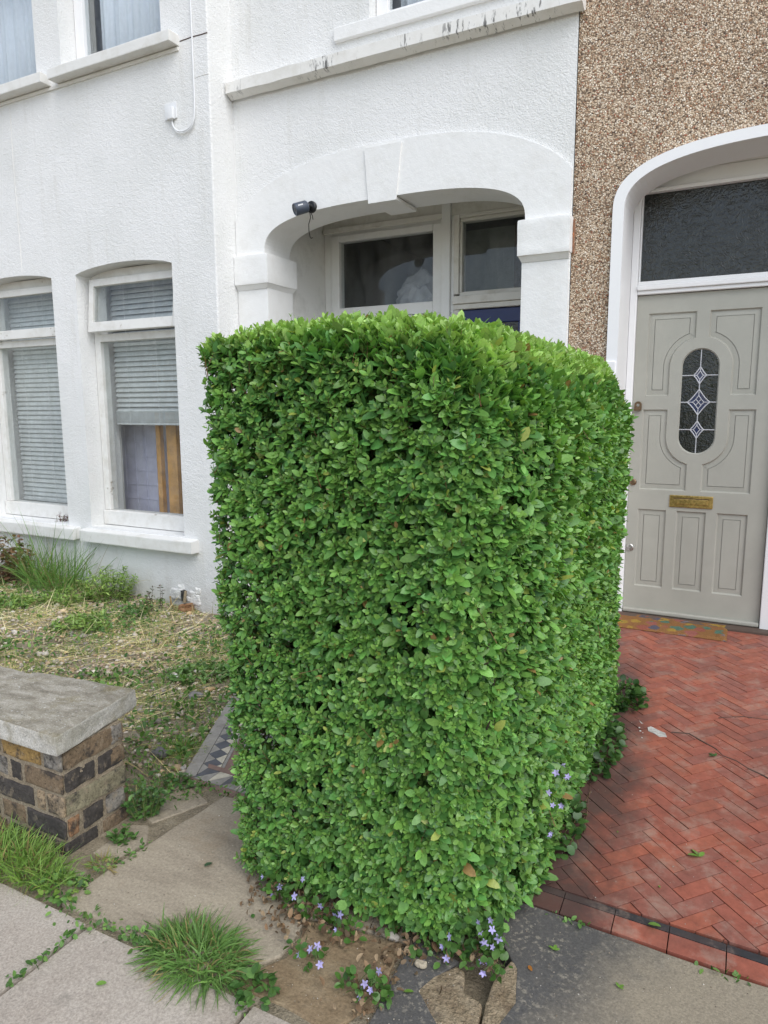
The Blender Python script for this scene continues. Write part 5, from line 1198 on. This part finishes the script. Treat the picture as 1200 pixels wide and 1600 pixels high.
fallen(-.69, 1.435, .003, .028, .5, lg_, 'bright green leaf on the broken slab at the bottom of the hedge', w=.5)
fallen(-1.06, 1.44, .002, .020, .3, mg_, 'green leaf on the brown flagstone right of the grass tuft', w=.7)
fallen(-1.20, 1.47, .002, .018, 2.3, mg_, 'green leaf on the brown flagstone left of the hanging flowers', w=.7)
fallen(-.30, 2.35, pz(0, 2.35), .010, 2, lg_, 'tiny green leaf on the red tiles near the hedge')
fallen(-.14, 2.13, pz(0, 2.13), .012, 2, lg_, 'tiny leaf on the red tiles behind the black strip')
fallen(-.02, 3.03, pz(0, 3.03), .030, 2.5, mg_, 'small green weed sprig in the cracked red tiles', True)
fallen(-.66, 1.585, .012, .045, 1.9, (.24, .15, .09), 'large curled brown dead leaf at the hedge foot', w=.75)

# bellflowers round the hedge foot
def bell(ctr, n, spread, label, leafn=30, up=.06):
    e = empty('bellflower', ctr, label, 'flower', 'lilac bellflowers round the hedge foot'); mb = MB(); c0 = Vector(ctr)
    LP = []; 
    for k in range(n):
        f = c0 + Vector((random.gauss(0, spread[0]), random.gauss(0, spread[1]), abs(random.gauss(up, spread[2])))); b = c0 + Vector((random.gauss(0, .02), random.gauss(.03, .02), 0))
        mid = b.lerp(f, .6) + Vector((0, 0, .02)); mb.tube([b, mid, f], [.0012, .001, .0008], 4, (.10, .15, .05))
        d = Vector((random.gauss(0, .4), -1 + random.gauss(0, .3), random.gauss(.55, .3))).normalized(); u_ = d.orthogonal().normalized(); w_ = d.cross(u_); a0 = random.random() * 6
        op_ = random.choice((.25, .45, .6, 1.3)); s = random.uniform(.009, .0135); P = []; D = []; N = []
        for j in range(5):
            a = a0 + j * 1.2566; r_ = u_ * math.cos(a) + w_ * math.sin(a); P.append(f); D.append(r_ + d * op_); N.append(d - r_ * .3)
        LL = np.full(5, s); V, F, m = leaves(np.array([tuple(p) for p in P]), np.array([tuple(p) for p in D]), np.array([tuple(p) for p in N]), LL, LL * .52, .15, .25)
        cc_ = np.array([.50, .45, .80]) * random.uniform(.85, 1.1); finish('flower', V, F, M['petal'], e, np.tile(cc_, (len(V), 1)), True)
    mb.build('stems', M['twig'], e)
    V, F, C = rosette((c0.x, c0.y + .01), leafn, .05 + spread[0], .03, .06 + up * .6, (.014, .028), [(.07, .16, .035), (.10, .20, .045)], lambda x, y: c0.z, (.7, .95), .3); finish('leaves', V, F, M['leaf'], e, C, True)
bell((-1.19, 1.57, .0), 3, (.02, .02, .02), 'lilac bellflowers at the left front foot of the hedge', 40)
bell((-1.06, 1.545, .0), 3, (.045, .015, .03), 'lilac bellflowers below the hedge right of its left corner', 60, .07)
bell((-.965, 1.40, .0), 5, (.025, .03, .006), 'cluster of lilac bellflowers trailing over the brown flagstone', 24, .03)
bell((-.94, 1.53, .0), 3, (.03, .02, .02), 'lilac bellflowers in front of the middle of the hedge', 40, .05)
bell((-.775, 1.375, .0), 4, (.025, .03, .006), 'lilac bellflowers beside dead leaves at the bottom of the photo', 60, .03)
bell((-.645, 1.575, .0), 4, (.02, .015, .02), 'lilac bellflowers over the big dead leaf', 30, .05)
bell((-.525, 1.60, .0), 6, (.02, .02, .02), 'lilac bellflowers hanging into the notch of the broken stone', 40, .04)
bell((-.555, 1.62, .06), 5, (.03, .02, .03), 'lilac bellflowers climbing the front right corner of the hedge', 40, .06)
bell((-.445, 1.98, .18), 6, (.015, .05, .07), 'lilac bellflowers scattered low on the right side of the hedge', 50, .08)
bell((-.440, 2.08, .33), 4, (.012, .05, .05), 'highest lilac bellflowers on the right side of the hedge', 30, .05)
# ivy spilling from the hedge foot onto the red tiles
def ivy(x, y, n, lab, rx=.08, ry=.10):
    e = empty('ivy', (x, y, float(pz(x, y))), lab, 'ivy'); mb = MB()
    for k in range(5): mb.tube([(x - .05, y + random.gauss(0, .05), pz(x, y) + .02), (x + random.uniform(0, rx), y + random.gauss(0, ry * .6), pz(x, y) + .02), (x + random.uniform(rx * .5, rx * 1.3), y + random.gauss(0, ry), pz(x, y) + .008)], .0015, 4, (.14, .09, .05))
    mb.build('stems', M['twig'], e); V, F, C = rosette((x, y), n, rx, ry, .10, (.02, .038), [(.035, .085, .025), (.05, .11, .03), (.07, .15, .035)], pz, (.75, 1.0), .3); finish('leaves', V, F, M['leaf'], e, C, True)
ivy(-.45, 3.40, 260, 'dark ivy spilling from the hedge foot nearest the sage door', .11, .14)
ivy(-.45, 2.88, 280, 'dark ivy under the middle of the hedge side beside the cracked tiles', .07, .26)
ivy(-.46, 2.30, 110, 'green leaves spilling onto the red tiles near the black strip', .045, .16)

# ================================================================== CAMERA, LIGHT, WORLD
F_, YAW, PIT, ROLL = 1085.0, math.radians(27.3), math.radians(8.55), math.radians(-.2)
fw = Vector((-math.sin(YAW) * math.cos(PIT), math.cos(YAW) * math.cos(PIT), -math.sin(PIT))); r0 = Vector((math.cos(YAW), math.sin(YAW), 0)); u0 = r0.cross(fw)
rt = r0 * math.cos(ROLL) + u0 * math.sin(ROLL); uu = -r0 * math.sin(ROLL) + u0 * math.cos(ROLL)
cam = bpy.data.cameras.new('camera'); co = bpy.data.objects.new('camera', cam); COL.objects.link(co)
co.matrix_world = Matrix(((rt.x, uu.x, -fw.x, 0), (rt.y, uu.y, -fw.y, 0), (rt.z, uu.z, -fw.z, 1.5), (0, 0, 0, 1)))
cam.sensor_fit = 'VERTICAL'; cam.sensor_height = 36; cam.sensor_width = 27; cam.lens = 36 * F_ / 1600; cam.clip_end = 400; cam.clip_start = .02
SC.camera = co
EL, AZ = math.radians(50), math.radians(126)         # azimuth clockwise from +Y (north)
sd = Vector((math.sin(AZ) * math.cos(EL), math.cos(AZ) * math.cos(EL), math.sin(EL)))
sun = bpy.data.lights.new('sun', 'SUN'); so = bpy.data.objects.new('sun', sun); COL.objects.link(so)
sun.energy = 1.4; sun.angle = math.radians(60); sun.color = (1, .985, .955); so.rotation_euler = sd.to_track_quat('Z', 'Y').to_euler()
w = bpy.data.worlds.new('World'); SC.world = w; w.use_nodes = True; nt = w.node_tree
bg = nt.nodes['Background']; sky = nt.nodes.new('ShaderNodeTexSky'); sky.sky_type = 'NISHITA'; sky.sun_disc = False; sky.sun_elevation = EL; sky.sun_rotation = AZ; sky.air_density = 1.0; sky.dust_density = 1.0; sky.ozone_density = .6
hs = nt.nodes.new('ShaderNodeHueSaturation'); hs.inputs['Saturation'].default_value = .62
nt.links.new(sky.outputs[0], hs.inputs['Color']); nt.links.new(hs.outputs[0], bg.inputs[0]); bg.inputs[1].default_value = .13
SC.view_settings.view_transform = 'Standard'; SC.view_settings.look = 'None'; SC.view_settings.gamma = 1; SC.view_settings.exposure = .78
SC.cycles.max_bounces = 8; SC.cycles.transparent_max_bounces = 12
